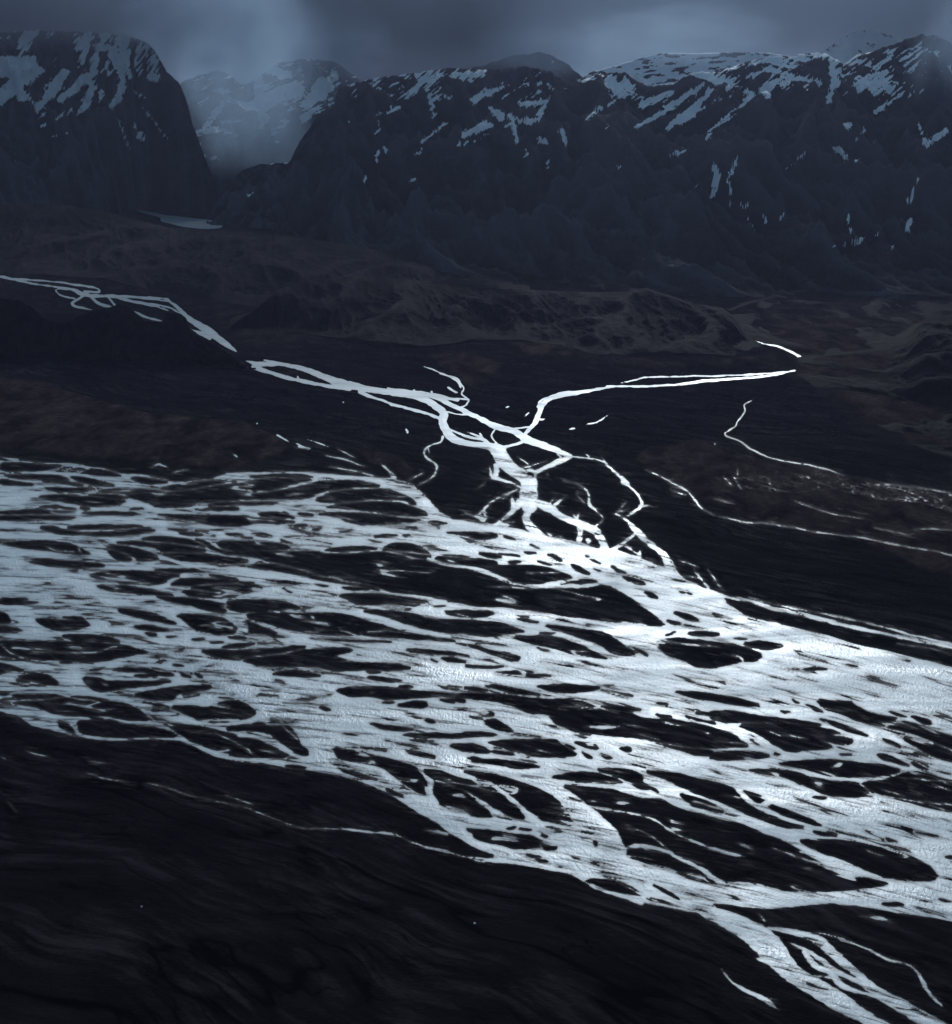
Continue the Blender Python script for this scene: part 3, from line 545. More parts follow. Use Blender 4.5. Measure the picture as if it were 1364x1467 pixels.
# ------------------------------------------------------------------ hills and mountains
def interp(pts, x, k=1):
    xs = [p[0] for p in pts]
    return np.interp(x, xs, [p[k] for p in pts])
def smooth1(a, n):
    if n < 2: return a
    ker = np.hanning(n+2)[1:-1]; ker /= ker.sum()
    return np.convolve(np.pad(a, n//2, 'edge'), ker, 'same')[n//2:n//2+len(a)]
def ridge(name, mat, crest, base, x0, x1, dx=1.4, rows=220, back=900, prof=1.3, gully=70, gw=320, seed=1, rough_crest=1.5,
          label=None, snow=None, fine=1.0, slant=0.0, backrows=16, sm=3, gpow=1.0, cliff=0.0, snowlabel=None, ys=1.0):
    xs = np.concatenate([np.arange(x0, -14, 8.0), np.arange(max(x0, -14), min(x1, 1378), dx), np.arange(max(1378, x0), x1, 8.0)]) if x1 > 1378 or x0 < -14 else np.arange(x0, x1, dx)
    cy = smooth1(interp(crest, xs, 1), sm)+rough_crest*(fbm(xs/9, xs*0+seed, 4, seed)+1.2*np.abs(fbm(xs/22, xs*0+seed, 3, seed+1))-.3)
    cd = smooth1(interp(crest, xs, 2), 61)
    by = smooth1(interp(base, xs, 1), 41)
    CX, CY, CZ = at_depth(xs, cy, cd)
    BX, BY = ground_xy(xs, by)
    CZ = np.maximum(CZ, 2)
    v = np.linspace(0, 1, rows)[:, None]
    X = BX+(CX-BX)*v; Y = BY+(CY-BY)*v
    L = np.hypot(CX-BX, CY-BY)
    a = X+slant*Y+140*fbm(X/900, Y/900, 3, seed+3); b = Y/ys
    g = ridged(a/gw, b/(gw*2.6), 6, seed+5, .52)
    g2 = ridged((a+b*.2)/(gw*.30), (b-a*.1)/(gw*.95), 5, seed+9, .55)
    g3 = fbm(X/(gw*2.2), Y/(gw*2.2), 4, seed+13)
    env = np.power(np.clip(4*v*(1-v), 0, 1), .8*gpow)
    pr = v**prof
    if cliff > 0:
        lvl = np.clip(v+.06*g3, 0, 1)
        stp = lvl+cliff*np.sin(lvl*2*math.pi*5)/(2*math.pi*5)+cliff*.5*np.sin(lvl*2*math.pi*13)/(2*math.pi*13)
        pr = np.clip(stp, 0, 1.2)**prof*(1-v**12)+v**12
    Zf = CZ*pr+env*gully*((g-.45)*1.5+.55*(g2-.4)*fine+.8*g3)
    dd = fine*gully*.10*fbm(X/(gw*.09), Y/(gw*.09), 5, seed+21, .6)*np.clip(v*8, 0, 1)*np.clip((1-v)*14, 0.0, 1)
    Zf = Zf+dd
    lim = CZ*(.12+.88*np.minimum(1, v*1.10))
    top_ = np.maximum(lim, CZ*pr); Zf = np.where(Zf > top_, top_+(Zf-top_)*.3, Zf)
    Zf = np.where(v < .02, -3, Zf)
    vb = np.linspace(0, 1, backrows+1)[1:, None]
    dirx = CX/np.hypot(CX, CY); diry = CY/np.hypot(CX, CY)
    Xb = CX+dirx*back*vb; Yb = CY+diry*back*vb
    Zb = CZ*(1-vb)**1.2-6*vb+gully*.3*(ridged(Xb/gw, Yb/gw, 4, seed+30)-.6)*vb*(1-vb)*2
    X = np.vstack([X, Xb]); Y = np.vstack([Y, Yb]); Zz = np.vstack([Zf, Zb])
    # ends sink into the ground
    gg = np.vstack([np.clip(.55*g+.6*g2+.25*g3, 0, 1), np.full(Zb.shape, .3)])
    o = link(name, mesh_grid(name, X, Y, Zz, None, {'scree_shade': gg}), mat, label=label)
    if snow is not None:
        px, py = project(X, Y, Zz)
        vv = np.vstack([np.broadcast_to(v, Zf.shape), np.full(Zb.shape, 1.0)])
        sf = snow(px, py, vv, X, Y, Zz, gg)
        # lift along the surface normal: the sheet breaks the surface only where there is snow
        gy0, gx0 = np.gradient(Zz); 
        Xv, Xu = np.gradient(X); Yv, Yu = np.gradient(Y)
        nx = Yu*gy0-gx0*Yv; ny = gx0*Xv-Xu*gy0; nz = Xu*Yv-Yu*Xv
        nl = np.sqrt(nx*nx+ny*ny+nz*nz)+1e-9
        sg = np.sign(nz)
        nx, ny, nz = nx/nl*sg, ny/nl*sg, nz/nl*sg
        t = np.clip(sf, -2, 1.5)*.7
        link('snow', mesh_grid('snow', X+nx*t, Y+ny*t, Zz+nz*t, sf > -1.9), m_snow, kind='stuff', label=snowlabel, category='snow')
    return o

# ------------------------------------------------------------------ snow fields
def snow_field(strokes, polys, thr, seed, zone=None, sx=14, sy=5, slope=0.0, ang=.75, gtop=None):
    ch = [chaikin(s, False, 1) if len(s) > 2 else s for s in strokes]
    pl = [chaikin(p, True, 1) for p in polys]
    def f(px, py, v, X, Y, Zz, g):
        wx_ = px+5.0*fbm(px/11, py/7, 5, seed, .62)+2*fbm(px/40, py/40, 2, seed+1)
        wy_ = py+3.8*fbm(px/10, py/7, 5, seed+2, .62)
        out = np.full(px.shape, -9.0)
        al = px*math.cos(ang)-py*math.sin(ang); ac = px*math.sin(ang)+py*math.cos(ang)
        strk = fbm(al/26, ac/3.6, 5, seed+5, .6)
        for s in ch:
            xs = [a[0] for a in s]; ys = [a[1] for a in s]
            m = (px > min(xs)-14) & (px < max(xs)+14) & (py > min(ys)-14) & (py < max(ys)+14)
            if not m.any(): continue
            out[m] = np.maximum(out[m], sd_stroke(s, wx_[m], wy_[m])+9.0*strk[m]-1.0)
        for p in pl:
            xs = [a[0] for a in p]; ys = [a[1] for a in p]
            m = (px > min(xs)-14) & (px < max(xs)+14) & (py > min(ys)-14) & (py < max(ys)+14)
            if not m.any(): continue
            out[m] = np.maximum(out[m], np.minimum(sd_poly(p, wx_[m], wy_[m]), 5)-4.5*np.clip(fbm(px[m]/20, (py[m]+.3*px[m])/7, 4, seed+9)-.02, 0, 1)*4)
        # small scattered remnants
        u = px*math.cos(slope)-py*math.sin(slope); w = px*math.sin(slope)+py*math.cos(slope)
        z = zone(px, py, v) if zone is not None else 0*px
        nn = fbm(u/sx, w/sy, 5, seed+11, .6)+.35*fbm(px/60, py/40, 2, seed+12)
        out = np.maximum(out, (nn-thr+z)*9)
        if gtop is not None:
            out = np.maximum(out, (gtop[2]-g+.55*strk)*14-30*sstep(gtop[0], gtop[1], py+20*fbm(px/50, py/30, 3, seed+15))+.0)
        return out
    return f
def SS(ox, oy, sc, txt):
    out = []
    for line in txt.strip().split(';'):
        line = line.strip()
        if line: out.append([(ox+float(a)*sc, oy+float(b)*sc, max(float(c)*sc, 1.6)) for a, b, c in (t.split(',') for t in line.split())])
    return [s for s in out if len(s) > 1]
q = 1/1.949
SR = SS(664,0,q,'''480,355,8 560,312,22 620,270,16 670,235,14;570,355,14 630,320,36 700,240,12 725,220,6;620,330,5 720,275,8;680,388,10 690,360,12 760,310,12 808,262,14;740,250,18 760,235,8 832,198,8;
850,270,20 842,245,44 860,235,30;850,240,20 905,205,16;500,292,26 580,258,16;588,434,16 615,418,12;130,320,18 150,392,14;140,330,14 200,340,20 225,300,18;160,290,16 225,285,20;0,385,18 60,345,22;5,402,5 130,345,8;
40,275,12 110,240,16;330,345,8 380,300,14;405,298,12 430,262,10 470,262,8;275,365,18 292,405,16;398,355,9 406,350,7;690,550,8 712,490,26 700,455,12;745,582,8 750,545,10 735,500,9 765,450,14;905,475,5 960,425,8;1035,408,14 1062,430,22;
1060,455,5 1130,435,6;1070,420,5 1122,358,7;1072,352,16 1085,345,12;1240,578,18 1250,545,14 1270,495,6;1235,638,18 1247,615,18;1150,660,5 1165,640,7;1075,600,6 1085,650,8;1100,678,16 1110,672,10;1030,692,5 1075,680,6;1100,190,5 1200,135,7;
1118,217,8 1165,185,14 1200,145,18;1018,285,12 1040,225,24 1028,182,22 1060,165,20;1150,312,12 1225,262,14;1130,245,18 1180,228,12 1235,232,10;1290,405,14 1345,365,22;1270,340,8 1290,400,10;910,162,10 1000,152,16 1060,175,10;740,188,5 890,160,5;
75,300,14 105,325,30;215,390,24 235,400,10;235,470,8 240,445,8;170,410,8 180,435,10;880,624,5 893,600,6;795,610,4 818,645,8;780,575,14 800,580,6;945,585,4 960,560,4;1185,705,4 1200,690,5;1240,175,12 1230,185,8;1080,680,14 1110,665,12;650,510,5 660,530,5;432,465,10 450,462,6;310,552,3 320,548,4;
840,600,8 845,620,6;240,235,10 250,250,10;960,220,10 970,226,8;1050,195,12 1095,190,8;700,205,6 800,180,5;60,250,14 20,280,12;205,250,10 215,270,8''')
SR += SS(0,0,q,'''1130,275,14 1160,250,20 1175,235,12;1060,322,9 1112,300,12;1265,212,20 1350,205,26;1280,405,10 1300,372,18 1364,350,24;1320,285,10 1364,262,18;1062,335,7 1048,372,7;1055,420,12 1050,450,10;1160,445,8 1178,412,12;1180,395,8 1240,348,14;1212,325,10 1200,275,12 1190,240,10;
1012,520,5 1018,490,9;1145,500,12 1160,505,8;972,340,9 982,345,6;695,552,5 715,538,5;1080,440,8 1070,410,8;1240,270,10 1270,275,8''')
SL = SS(0,0,q,'''0,272,50 60,225,44 110,195,30;100,312,12 150,245,44 180,205,30;215,315,10 235,300,30 262,240,24 245,220,20;310,300,14 335,270,26 345,215,24 320,150,40;270,130,24 355,142,28;170,275,24 245,215,30;10,190,70 80,180,50;
325,328,4 345,370,6 368,422,8;374,342,7 390,385,12;398,300,5 430,340,7 470,392,5;160,332,7 200,308,9;378,258,14 405,272,8;95,345,5 120,320,7;115,352,8 130,345,8;150,380,5 185,374,5;120,300,10 60,265,30;405,405,5 400,375,5;345,180,20 365,215,16;285,260,16 275,300,8;40,460,3 50,455,3''')
SC = SS(0,0,q,'''492,355,24 480,300,22;570,355,20 600,320,20 622,288,16;545,372,16 600,360,22 660,376,10;508,380,12 532,376,14;522,402,10 558,402,12;545,435,9 600,441,10;640,280,14 700,300,26 780,262,50 830,250,50;720,220,30 735,330,36;860,290,40 905,240,60;
620,342,10 690,338,10;600,250,16 635,256,14;700,180,30 800,210,30;560,290,8 580,270,8;440,330,8 470,370,16;850,330,30 880,300,20;760,370,10 800,340,20''')
SM = SS(0,0,q,'''690,460,8 722,433,16;755,452,10 845,440,14;695,550,4 716,538,5''')

def zone_left(px, py, v): return .30*sstep(175, 60, py)-.35-.4*sstep(215, 260, py)
def zone_right(px, py, v): return .16*sstep(150, 90, py)-.30*sstep(150, 330, py)-.18
def zone_full(px, py, v): return .55+0*px
def zone_cent(px, py, v): return .18*sstep(220, 120, py)-.1*sstep(200, 260, py)+.12*sstep(330, 400, px)-.1

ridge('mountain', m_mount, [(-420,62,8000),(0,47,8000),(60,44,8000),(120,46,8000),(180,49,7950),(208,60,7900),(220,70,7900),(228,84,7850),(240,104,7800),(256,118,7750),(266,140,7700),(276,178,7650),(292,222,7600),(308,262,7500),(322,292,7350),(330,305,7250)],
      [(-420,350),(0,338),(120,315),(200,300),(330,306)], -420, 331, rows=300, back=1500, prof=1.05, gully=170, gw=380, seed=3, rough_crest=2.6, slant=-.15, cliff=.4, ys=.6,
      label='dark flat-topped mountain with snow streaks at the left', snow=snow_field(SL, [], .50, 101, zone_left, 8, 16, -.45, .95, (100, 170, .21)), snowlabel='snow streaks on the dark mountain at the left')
ridge('mountain', m_mount, [(215,165,9700),(240,135,9700),(262,118,9700),(285,108,9700),(310,101,9700),(325,104,9700),(345,122,9700),(360,118,9750),(400,90,9900),(440,84,10000),(480,88,10000),(510,110,10000),(540,140,10000),(600,200,10000)],
      [(215,292),(400,290),(600,290)], 215, 600, rows=260, back=1500, prof=1.0, gully=120, gw=380, seed=33, rough_crest=2, cliff=.9,
      label='hazy snow-covered peak between the two large mountains', snow=snow_field(SC, [], .48, 111, zone_cent, 16, 6, .15, .4, (150, 220, .20)), snowlabel='snowfields on the hazy middle peak')
ridge('hill', m_mount, [(296,318,7300),(312,290,7450),(325,272,7500),(345,245,7550),(370,236,7550),(420,232,7550),(470,232,7500)], [(296,322),(400,330),(470,345)], 296, 470, rows=150, back=600,
      prof=1.0, gully=50, gw=200, seed=43, rough_crest=1.6, label='dark rounded spur in the gap between the mountains', snow=snow_field(SM, [], .9, 115), snowlabel='thin snow line behind the dark spur')
ridge('mountain', m_mount, [(590,150,9400),(615,118,9400),(640,104,9400),(690,94,9400),(735,80,9400),(775,75,9400),(805,86,9400),(822,100,9400),(850,125,9400),(870,160,9400)], [(640,292),(830,292)], 592, 870, rows=120, back=900,
      prof=.9, gully=60, gw=260, seed=53, rough_crest=3, label='faint dark shoulder behind the right mountain', snow=snow_field([], [], .42, 121, None, 16, 5, .2), snowlabel='thin snow bands on the faint shoulder behind')
ridge('mountain', m_mount, [(770,190,9400),(800,135,9400),(845,104,9400),(880,95,9400),(930,80,9400),(950,76,9400),(1000,77,9400),(1050,75,9400),(1100,76,9400),(1150,84,9400),(1200,110,9400)], [(800,292),(1200,292)], 770, 1200, rows=150, back=900,
      prof=.95, gully=50, gw=300, seed=63, rough_crest=1.0, label='snow-covered ridge behind the right mountain', snow=snow_field([], [], .42, 125, zone_full, 30, 6, .1), snowlabel='snow cover of the ridge behind the right mountain')
ridge('mountain', m_mount, [(1130,110,9600),(1165,84,9600),(1185,70,9600),(1205,55,9600),(1232,43,9600),(1250,44,9600),(1275,50,9600),(1290,60,9600),(1320,80,9600)], [(1130,275),(1320,275)], 1130, 1320, rows=150, back=900,
      prof=1.0, gully=60, gw=260, seed=73, rough_crest=1.0, label='small pale snowy peak furthest back at the right', snow=snow_field([], [], .25, 131, zone_full, 14, 6, -.3), snowlabel='snow cover of the small furthest peak')
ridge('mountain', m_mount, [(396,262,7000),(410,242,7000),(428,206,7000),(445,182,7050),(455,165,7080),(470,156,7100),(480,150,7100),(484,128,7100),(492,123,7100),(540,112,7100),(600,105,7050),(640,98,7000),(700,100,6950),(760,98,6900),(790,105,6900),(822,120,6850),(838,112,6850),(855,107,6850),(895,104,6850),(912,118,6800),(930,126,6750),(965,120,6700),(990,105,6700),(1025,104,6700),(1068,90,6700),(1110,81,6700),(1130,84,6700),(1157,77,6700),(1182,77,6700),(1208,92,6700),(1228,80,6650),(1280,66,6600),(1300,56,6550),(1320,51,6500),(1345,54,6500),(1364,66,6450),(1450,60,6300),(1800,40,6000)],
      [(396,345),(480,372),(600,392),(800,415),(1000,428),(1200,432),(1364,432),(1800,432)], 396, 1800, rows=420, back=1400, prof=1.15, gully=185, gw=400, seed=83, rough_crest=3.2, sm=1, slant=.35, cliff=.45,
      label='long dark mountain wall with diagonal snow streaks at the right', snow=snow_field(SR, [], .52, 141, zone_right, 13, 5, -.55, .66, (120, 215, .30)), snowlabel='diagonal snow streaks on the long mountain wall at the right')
# foothills
ridge('hill', m_hill, [(-420,300,6300),(0,292,6300),(80,292,6300),(160,306,6100),(200,316,6000),(240,326,5900),(300,330,5800),(380,334,5700),(460,345,5500),(540,358,5300),(600,372,5200),(700,390,5000),(760,405,4900)],
      [(-420,400),(0,394),(150,402),(240,425),(350,440),(450,452),(620,460),(760,460)], -420, 760, rows=220, back=500, prof=1.0, gully=38, gw=240, seed=91, rough_crest=1.6, label='low brown moorland hills below the lake', fine=.7, cliff=.3)
ridge('hill', m_hill, [(330,468,3800),(370,440,3900),(400,415,4000),(440,402,4100),(480,397,4150),(540,394,4200),(600,402,4200),(660,411,4150),(720,414,4100),(800,417,4100),(860,419,4050),(900,417,4000),(925,413,4000),(960,424,3950),(1000,436,3900),(1035,441,3850),(1050,452,3800),(1060,468,3700),(1072,486,3600),(1090,505,3520)],
      [(330,470),(400,476),(450,482),(540,497),(600,500),(700,490),(800,498),(850,511),(1000,510),(1090,512)], 330, 1091, rows=230, back=350, prof=.75, gully=36, gw=170, seed=95, rough_crest=1.4, label='dark rounded hills in the middle of the valley', fine=.8, cliff=.3)
ridge('hill', m_hill, [(1040,505,4100),(1070,478,4300),(1120,452,4500),(1200,430,4700),(1290,425,4700),(1364,420,4700),(1800,400,4700)],
      [(1040,512),(1100,498),(1150,505),(1200,520),(1300,520),(1364,520),(1800,520)], 1040, 1800, rows=150, back=500, prof=1.1, gully=40, gw=260, seed=98, label='smooth brown slope at the foot of the right mountain', fine=1.2)
ridge('hill', m_crag, [(1142,532,3300),(1180,512,3400),(1230,506,3450),(1270,500,3500),(1300,485,3500),(1325,455,3550),(1364,432,3600),(1450,400,3700),(1800,380,3700)],
      [(1142,536),(1180,565),(1240,602),(1300,640),(1364,662),(1500,690),(1800,720)], 1142, 1800, rows=230, back=500, prof=1.0, gully=42, gw=240, seed=99, label='dark hill rising at the right edge behind the flat', fine=1.2, slant=.3)
ridge('crag', m_crag, [(-420,430,3480),(0,427,3480),(28,430,3470),(45,440,3470),(60,455,3460),(80,463,3450),(95,463,3440),(115,452,3440),(140,443,3440),(158,440,3440),(172,435,3430),(180,438,3430),(192,446,3420),(200,453,3420),(208,461,3420),(235,461,3420),(237,449,3420),(257,449,3410),(266,455,3400),(271,464,3400),(274,478,3390),(290,486,3360),(320,502,3320),(345,518,3270),(366,532,3235)],
      [(-420,512),(0,508),(60,510),(100,512),(200,519),(300,528),(366,534)], -420, 367, rows=210, back=110, prof=.62, gully=34, gw=90, seed=107, rough_crest=1.0, sm=1, label='rugged black rock ridge in front of the far channel at the left', fine=1.0, cliff=.3, ys=.3)

# two pale boulders on the open sand
import random
def boulder(px, py, r, seed, label):
    import bmesh
    random.seed(seed)
    x, y = ground_xy(px, py)
    bm = bmesh.new(); bmesh.ops.create_icosphere(bm, subdivisions=3, radius=r)
    for v in bm.verts:
        k = 1+.35*math.sin(v.co.x*2.1/r+seed)*math.cos(v.co.y*2.7/r)+.12*random.random()
        v.co *= k; v.co.z *= .6
    me = bpy.data.meshes.new('boulder'); bm.to_mesh(me); bm.free()
    o = link('boulder', me, m_snowrock, kind=None, label=label, category='boulder', group='pale boulders on the sand')
    o.location = (float(x), float(y), r*.25+.6)
m_snowrock, nt, bs = newmat('pale_rock')
nt.links.new(mixc(nt, noise(nt, .8, 4), (.35, .34, .33), (.6, .58, .56)), bs.inputs['Base Color'])
bs.inputs['Roughness'].default_value = .9
boulder(203, 1300, .75, 2, 'small pale boulder alone on the sand at the lower left')
boulder(680, 1324, .8, 5, 'small pale boulder on the sand below the middle of the river')

# ------------------------------------------------------------------ air: haze and low cloud
def volmat(name, color, dens, aniso, noisy=None):
    m = bpy.data.materials.new(name); m.use_nodes = True; nt = m.node_tree; nt.nodes.clear()
    out = nt.nodes.new('ShaderNodeOutputMaterial'); v = nt.nodes.new('ShaderNodeVolumePrincipled')
    v.inputs['Color'].default_value = (*color, 1); v.inputs['Density'].default_value = dens; v.inputs['Anisotropy'].default_value = aniso
    nt.links.new(v.outputs[0], out.inputs['Volume'])
    if noisy: noisy(nt, v, dens)
    return m
import bmesh
def box(name, lo, hi, mat, **kw):
    bm = bmesh.new(); bmesh.ops.create_cube(bm, size=1)
    for v in bm.verts:
        v.co = Vector(((lo[i]+hi[i])/2+v.co[i]*(hi[i]-lo[i]) for i in range(3)))
    me = bpy.data.meshes.new(name); bm.to_mesh(me); bm.free()
    return link(name, me, mat, **kw)
HAZE = 0.55e-5
if HAZE:
    gx0 = float(WXm.min())-50; gx1 = float(WXm.max())+50; gy1 = float(WYm.max())+50
    box('haze', (gx0, -400, -8), (gx1, gy1, 1250), volmat('haze_air', (.56, .62, .95), HAZE, .45), kind='stuff', label='thin blue valley haze', category='haze')

CLOUDS = [  # px, py, distance, half sizes (metres), density, label
    (350, 70, 8500, (560, 420, 800), 2.0e-3, 'bright mist pouring down the gap between the two mountains'),
    (400, 215, 8150, (300, 300, 360), 1.1e-3, 'thin mist in the bottom of the gap'),
    (1380, 125, 6000, (260, 260, 500), 1.3e-3, 'mist curtain at the right edge of the right mountain'),
    (250, 40, 8000, (420, 350, 300), 1.2e-3, 'mist spilling past the corner of the flat-topped mountain'),
    (480, 70, 8300, (420, 350, 330), 1.3e-3, 'mist hanging over the end of the plateau'),
    (745, 78, 7400, (480, 380, 170), 1.4e-3, 'grey cloud lying on the middle of the right mountain'),
    (960, 48, 8300, (760, 420, 200), 9e-4, 'pale cloud behind the snowy ridge'),
]
CCOL = [(.33, .45, .58), (.24, .33, .44), (.22, .30, .40), (.20, .28, .38), (.17, .24, .33), (.09, .125, .175), (.26, .34, .43)]
if True:
    for k, (px, py, D, hs, dens, lab) in enumerate(CLOUDS):
        def nz(nt, v, dens, k=k):
            tc = nt.nodes.new('ShaderNodeTexCoord')
            ln = nt.nodes.new('ShaderNodeVectorMath'); ln.operation = 'LENGTH'; nt.links.new(tc.outputs['Object'], ln.inputs[0])
            no = nt.nodes.new('ShaderNodeTexNoise'); no.inputs['Scale'].default_value = 2.1; no.inputs['Detail'].default_value = 5
            ad = nt.nodes.new('ShaderNodeVectorMath'); ad.operation = 'ADD'; ad.inputs[1].default_value = (k*3.7, k, 0)
            nt.links.new(tc.outputs['Object'], ad.inputs[0]); nt.links.new(ad.outputs[0], no.inputs['Vector'])
            no.inputs['Roughness'].default_value = .6
            fall = mathn(nt, 'SUBTRACT', 1.0, ln.outputs['Value'])
            s = mathn(nt, 'ADD', mathn(nt, 'MULTIPLY', fall, 1.4), mathn(nt, 'MULTIPLY', mathn(nt, 'SUBTRACT', no.outputs[0], .52), 3.2))
            s = mathn(nt, 'MULTIPLY', mathn(nt, 'MAXIMUM', s, 0.0), mathn(nt, 'MAXIMUM', mathn(nt, 'MULTIPLY', fall, 3.0, True), 0.0))
            nt.links.new(mathn(nt, 'MULTIPLY', s, dens*1.6), v.inputs['Density'])
        x, y, z = at_depth(px, py, D)
        bm = bmesh.new(); bmesh.ops.create_icosphere(bm, subdivisions=4, radius=1.0)
        me = bpy.data.meshes.new('low_cloud'); bm.to_mesh(me); bm.free()
        o = link('low_cloud', me, volmat('cloud_mist', CCOL[k], dens, .5, nz), kind='stuff', label=lab, category='cloud', group='low clouds on the mountains')
        o.location = (float(x), float(y), float(z)); o.scale = hs

# one long cloud deck whose ragged underside swallows the summits
def deck(nt, v, dens):
    g = nt.nodes.new('ShaderNodeNewGeometry'); sp = nt.nodes.new('ShaderNodeSeparateXYZ'); nt.links.new(g.outputs['Position'], sp.inputs[0])
    mp = nt.nodes.new('ShaderNodeMapping'); mp.inputs['Scale'].default_value = (1, .6, 1.6); nt.links.new(g.outputs['Position'], mp.inputs[0])
    no = nt.nodes.new('ShaderNodeTexNoise'); no.inputs['Scale'].default_value = .0016; no.inputs['Detail'].default_value = 5; nt.links.new(mp.outputs[0], no.inputs['Vector'])
    base = mathn(nt, 'SUBTRACT', sp.outputs[2], DECK_Z)
    h = mathn(nt, 'ADD', mathn(nt, 'DIVIDE', base, 110.0), mathn(nt, 'MULTIPLY', mathn(nt, 'SUBTRACT', no.outputs[0], .5), 7.0))
    h = mathn(nt, 'MINIMUM', mathn(nt, 'MAXIMUM', h, 0.0), 2.0)
    # the deck is torn in two places and thick elsewhere, with upright density streaks standing in for light shafts
    rp = nt.nodes.new('ShaderNodeValToRGB'); rp.color_ramp.interpolation = 'EASE'; els = rp.color_ramp.elements
    for i, (px_, val) in enumerate([(-400, .8), (60, 1), (180, .8), (270, .22), (420, .18), (510, .9), (680, .9), (800, .25), (950, .10), (1100, .22), (1250, .25), (1400, .6)]):
        pos = (((px_-PW/2)/FOC*8000)+3600)/7800
        e = els[i] if i < 2 else els.new(max(0, pos)); e.position = max(0, pos); e.color = (val, val, val, 1)
    ax = nt.nodes.new('ShaderNodeMapping'); ax.inputs['Scale'].default_value = (.0045, .0006, .0003); nt.links.new(g.outputs['Position'], ax.inputs[0])
    ns = nt.nodes.new('ShaderNodeTexNoise'); ns.inputs['Scale'].default_value = 1; ns.inputs['Detail'].default_value = 2; nt.links.new(ax.outputs[0], ns.inputs['Vector'])
    nt.links.new(mathn(nt, 'DIVIDE', mathn(nt, 'ADD', sp.outputs[0], 3600.0), 7800.0, True), rp.inputs[0])
    k = mathn(nt, 'MULTIPLY', rp.outputs[0], mathn(nt, 'ADD', mathn(nt, 'MULTIPLY', ns.outputs[0], 1.4), .3))
    nt.links.new(mathn(nt, 'MULTIPLY', mathn(nt, 'MULTIPLY', h, k), dens), v.inputs['Density'])
DECK_Z = 790.0
box('cloud_deck', (-3600, 6300, 700), (4200, 11500, 1245), volmat('deck_cloud', (.065, .085, .12), 7e-4, .45, deck), kind='stuff', label='dark ragged cloud deck lying on the mountain tops', category='cloud')

# ------------------------------------------------------------------ light
SUN_EL, SUN_AZ = math.radians(23), math.radians(9)       # azimuth to the right of the view direction (+Y)
sd = bpy.data.lights.new('sun', 'SUN'); sd.energy = SUN_E; sd.angle = math.radians(12); sd.color = (.885, .95, 1.0)
so = bpy.data.objects.new('sun', sd); bpy.context.scene.collection.objects.link(so)
dirv = Vector((math.sin(SUN_AZ)*math.cos(SUN_EL), math.cos(SUN_AZ)*math.cos(SUN_EL), math.sin(SUN_EL)))
so.rotation_euler = dirv.to_track_quat('Z', 'Y').to_euler()
w = bpy.data.worlds.new('World'); bpy.context.scene.world = w; w.use_nodes = True
nt = w.node_tree; nt.nodes.clear()
out = nt.nodes.new('ShaderNodeOutputWorld'); bg = nt.nodes.new('ShaderNodeBackground'); bg.inputs[1].default_value = SKY_S
nt.links.new(bg.outputs[0], out.inputs[0])
sky = nt.nodes.new('ShaderNodeTexSky'); sky.sky_type = 'NISHITA'; sky.sun_disc = False
sky.sun_elevation = SUN_EL; sky.sun_rotation = SUN_AZ; sky.altitude = 600; sky.air_density = 1.6; sky.dust_density = .3
# overcast: heavy cloud dims and greys the clear sky and thins out in a few directions
tc = nt.nodes.new('ShaderNodeTexCoord')
sp = nt.nodes.new('ShaderNodeSeparateXYZ'); nt.links.new(tc.outputs['Generated'], sp.inputs[0])
az = mathn(nt, 'ARCTAN2', sp.outputs[0], sp.outputs[1])
cb = nt.nodes.new('ShaderNodeCombineXYZ'); nt.links.new(mathn(nt, 'MULTIPLY', az, 22.0), cb.inputs[0]); nt.links.new(mathn(nt, 'MULTIPLY', sp.outputs[2], 7.0), cb.inputs[1])
no = nt.nodes.new('ShaderNodeTexNoise'); no.inputs['Scale'].default_value = 1.0; no.inputs['Detail'].default_value = 5; no.inputs['Roughness'].default_value = .5
nt.links.new(cb.outputs[0], no.inputs['Vector'])
rp = nt.nodes.new('ShaderNodeValToRGB'); rp.color_ramp.interpolation = 'EASE'
STOPS = [(-500, .3), (60, .08), (190, .18), (330, .80), (430, .70), (540, .07), (660, .09), (800, .65), (960, .85), (1080, .62), (1250, .60), (1400, .35), (1900, .3)]
els = rp.color_ramp.elements
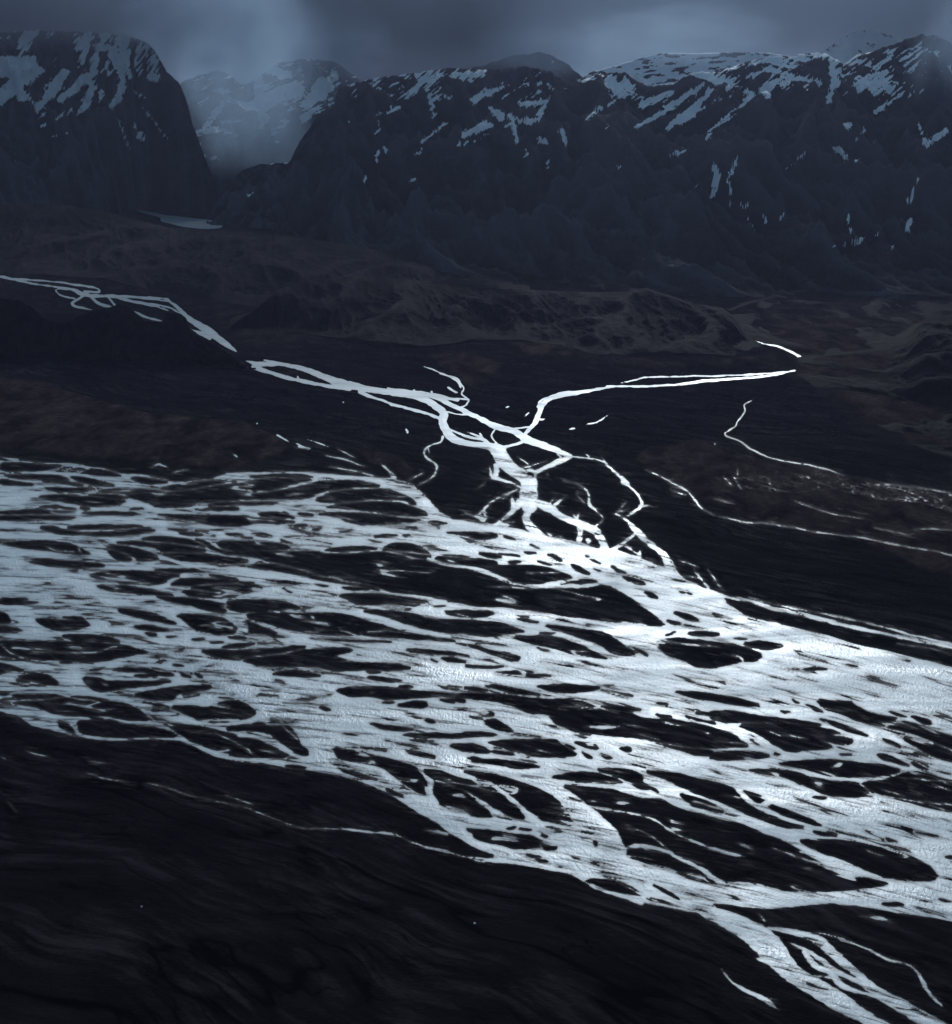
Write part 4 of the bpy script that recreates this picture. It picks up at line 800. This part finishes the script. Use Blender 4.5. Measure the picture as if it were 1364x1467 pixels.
for i, (px_, val) in enumerate(STOPS):
    pos = (math.atan((px_-PW/2)/FOC)+.7)/1.4
    e = els[i] if i < 2 else els.new(pos)
    e.position = pos; e.color = (val, val, val, 1)
nt.links.new(mathn(nt, 'DIVIDE', mathn(nt, 'ADD', az, .7), 1.4, True), rp.inputs[0])
cover = mathn(nt, 'MULTIPLY', rp.outputs[0], mathn(nt, 'ADD', mathn(nt, 'MULTIPLY', no.outputs[0], 1.0), .5))
# away from the horizon the cover is even
hi = ramp(nt, sp.outputs[2], .10, .35)
cover = mathn(nt, 'ADD', mathn(nt, 'MULTIPLY', cover, mathn(nt, 'SUBTRACT', 1.0, hi)), mathn(nt, 'MULTIPLY', hi, 7.5))
bw = nt.nodes.new('ShaderNodeRGBToBW'); nt.links.new(sky.outputs[0], bw.inputs[0])
grey = nt.nodes.new('ShaderNodeCombineColor')
for i, f in enumerate((.52, .86, 1.22)): nt.links.new(mathn(nt, 'MULTIPLY', bw.outputs[0], f), grey.inputs[i])
mx = mixc(nt, 1.0, sky.outputs[0], grey.outputs[0])
mul = nt.nodes.new('ShaderNodeVectorMath'); mul.operation = 'SCALE'
nt.links.new(mx, mul.inputs[0]); nt.links.new(mathn(nt, 'MULTIPLY', cover, SKY_K), mul.inputs['Scale'])
nt.links.new(mul.outputs[0], bg.inputs[0])

# ------------------------------------------------------------------ camera and view
cam = bpy.data.cameras.new('camera'); co = bpy.data.objects.new('camera', cam); bpy.context.scene.collection.objects.link(co)
co.location = (0, 0, HC); co.rotation_euler = (math.pi/2-TH, 0, 0)
cam.sensor_fit = 'VERTICAL'; cam.sensor_height = 24; cam.lens = 24*FOC/PH
cam.clip_start = 1; cam.clip_end = 200000
sc = bpy.context.scene; sc.camera = co
sc.view_settings.view_transform = 'Standard'; sc.view_settings.look = 'None'; sc.view_settings.gamma = 1
sc.view_settings.exposure = EXPO
sc.render.engine = 'CYCLES'
sc.cycles.volume_bounces = 1; sc.cycles.max_bounces = 6; sc.cycles.volume_max_steps = 128; sc.cycles.volume_step_rate = 2.0
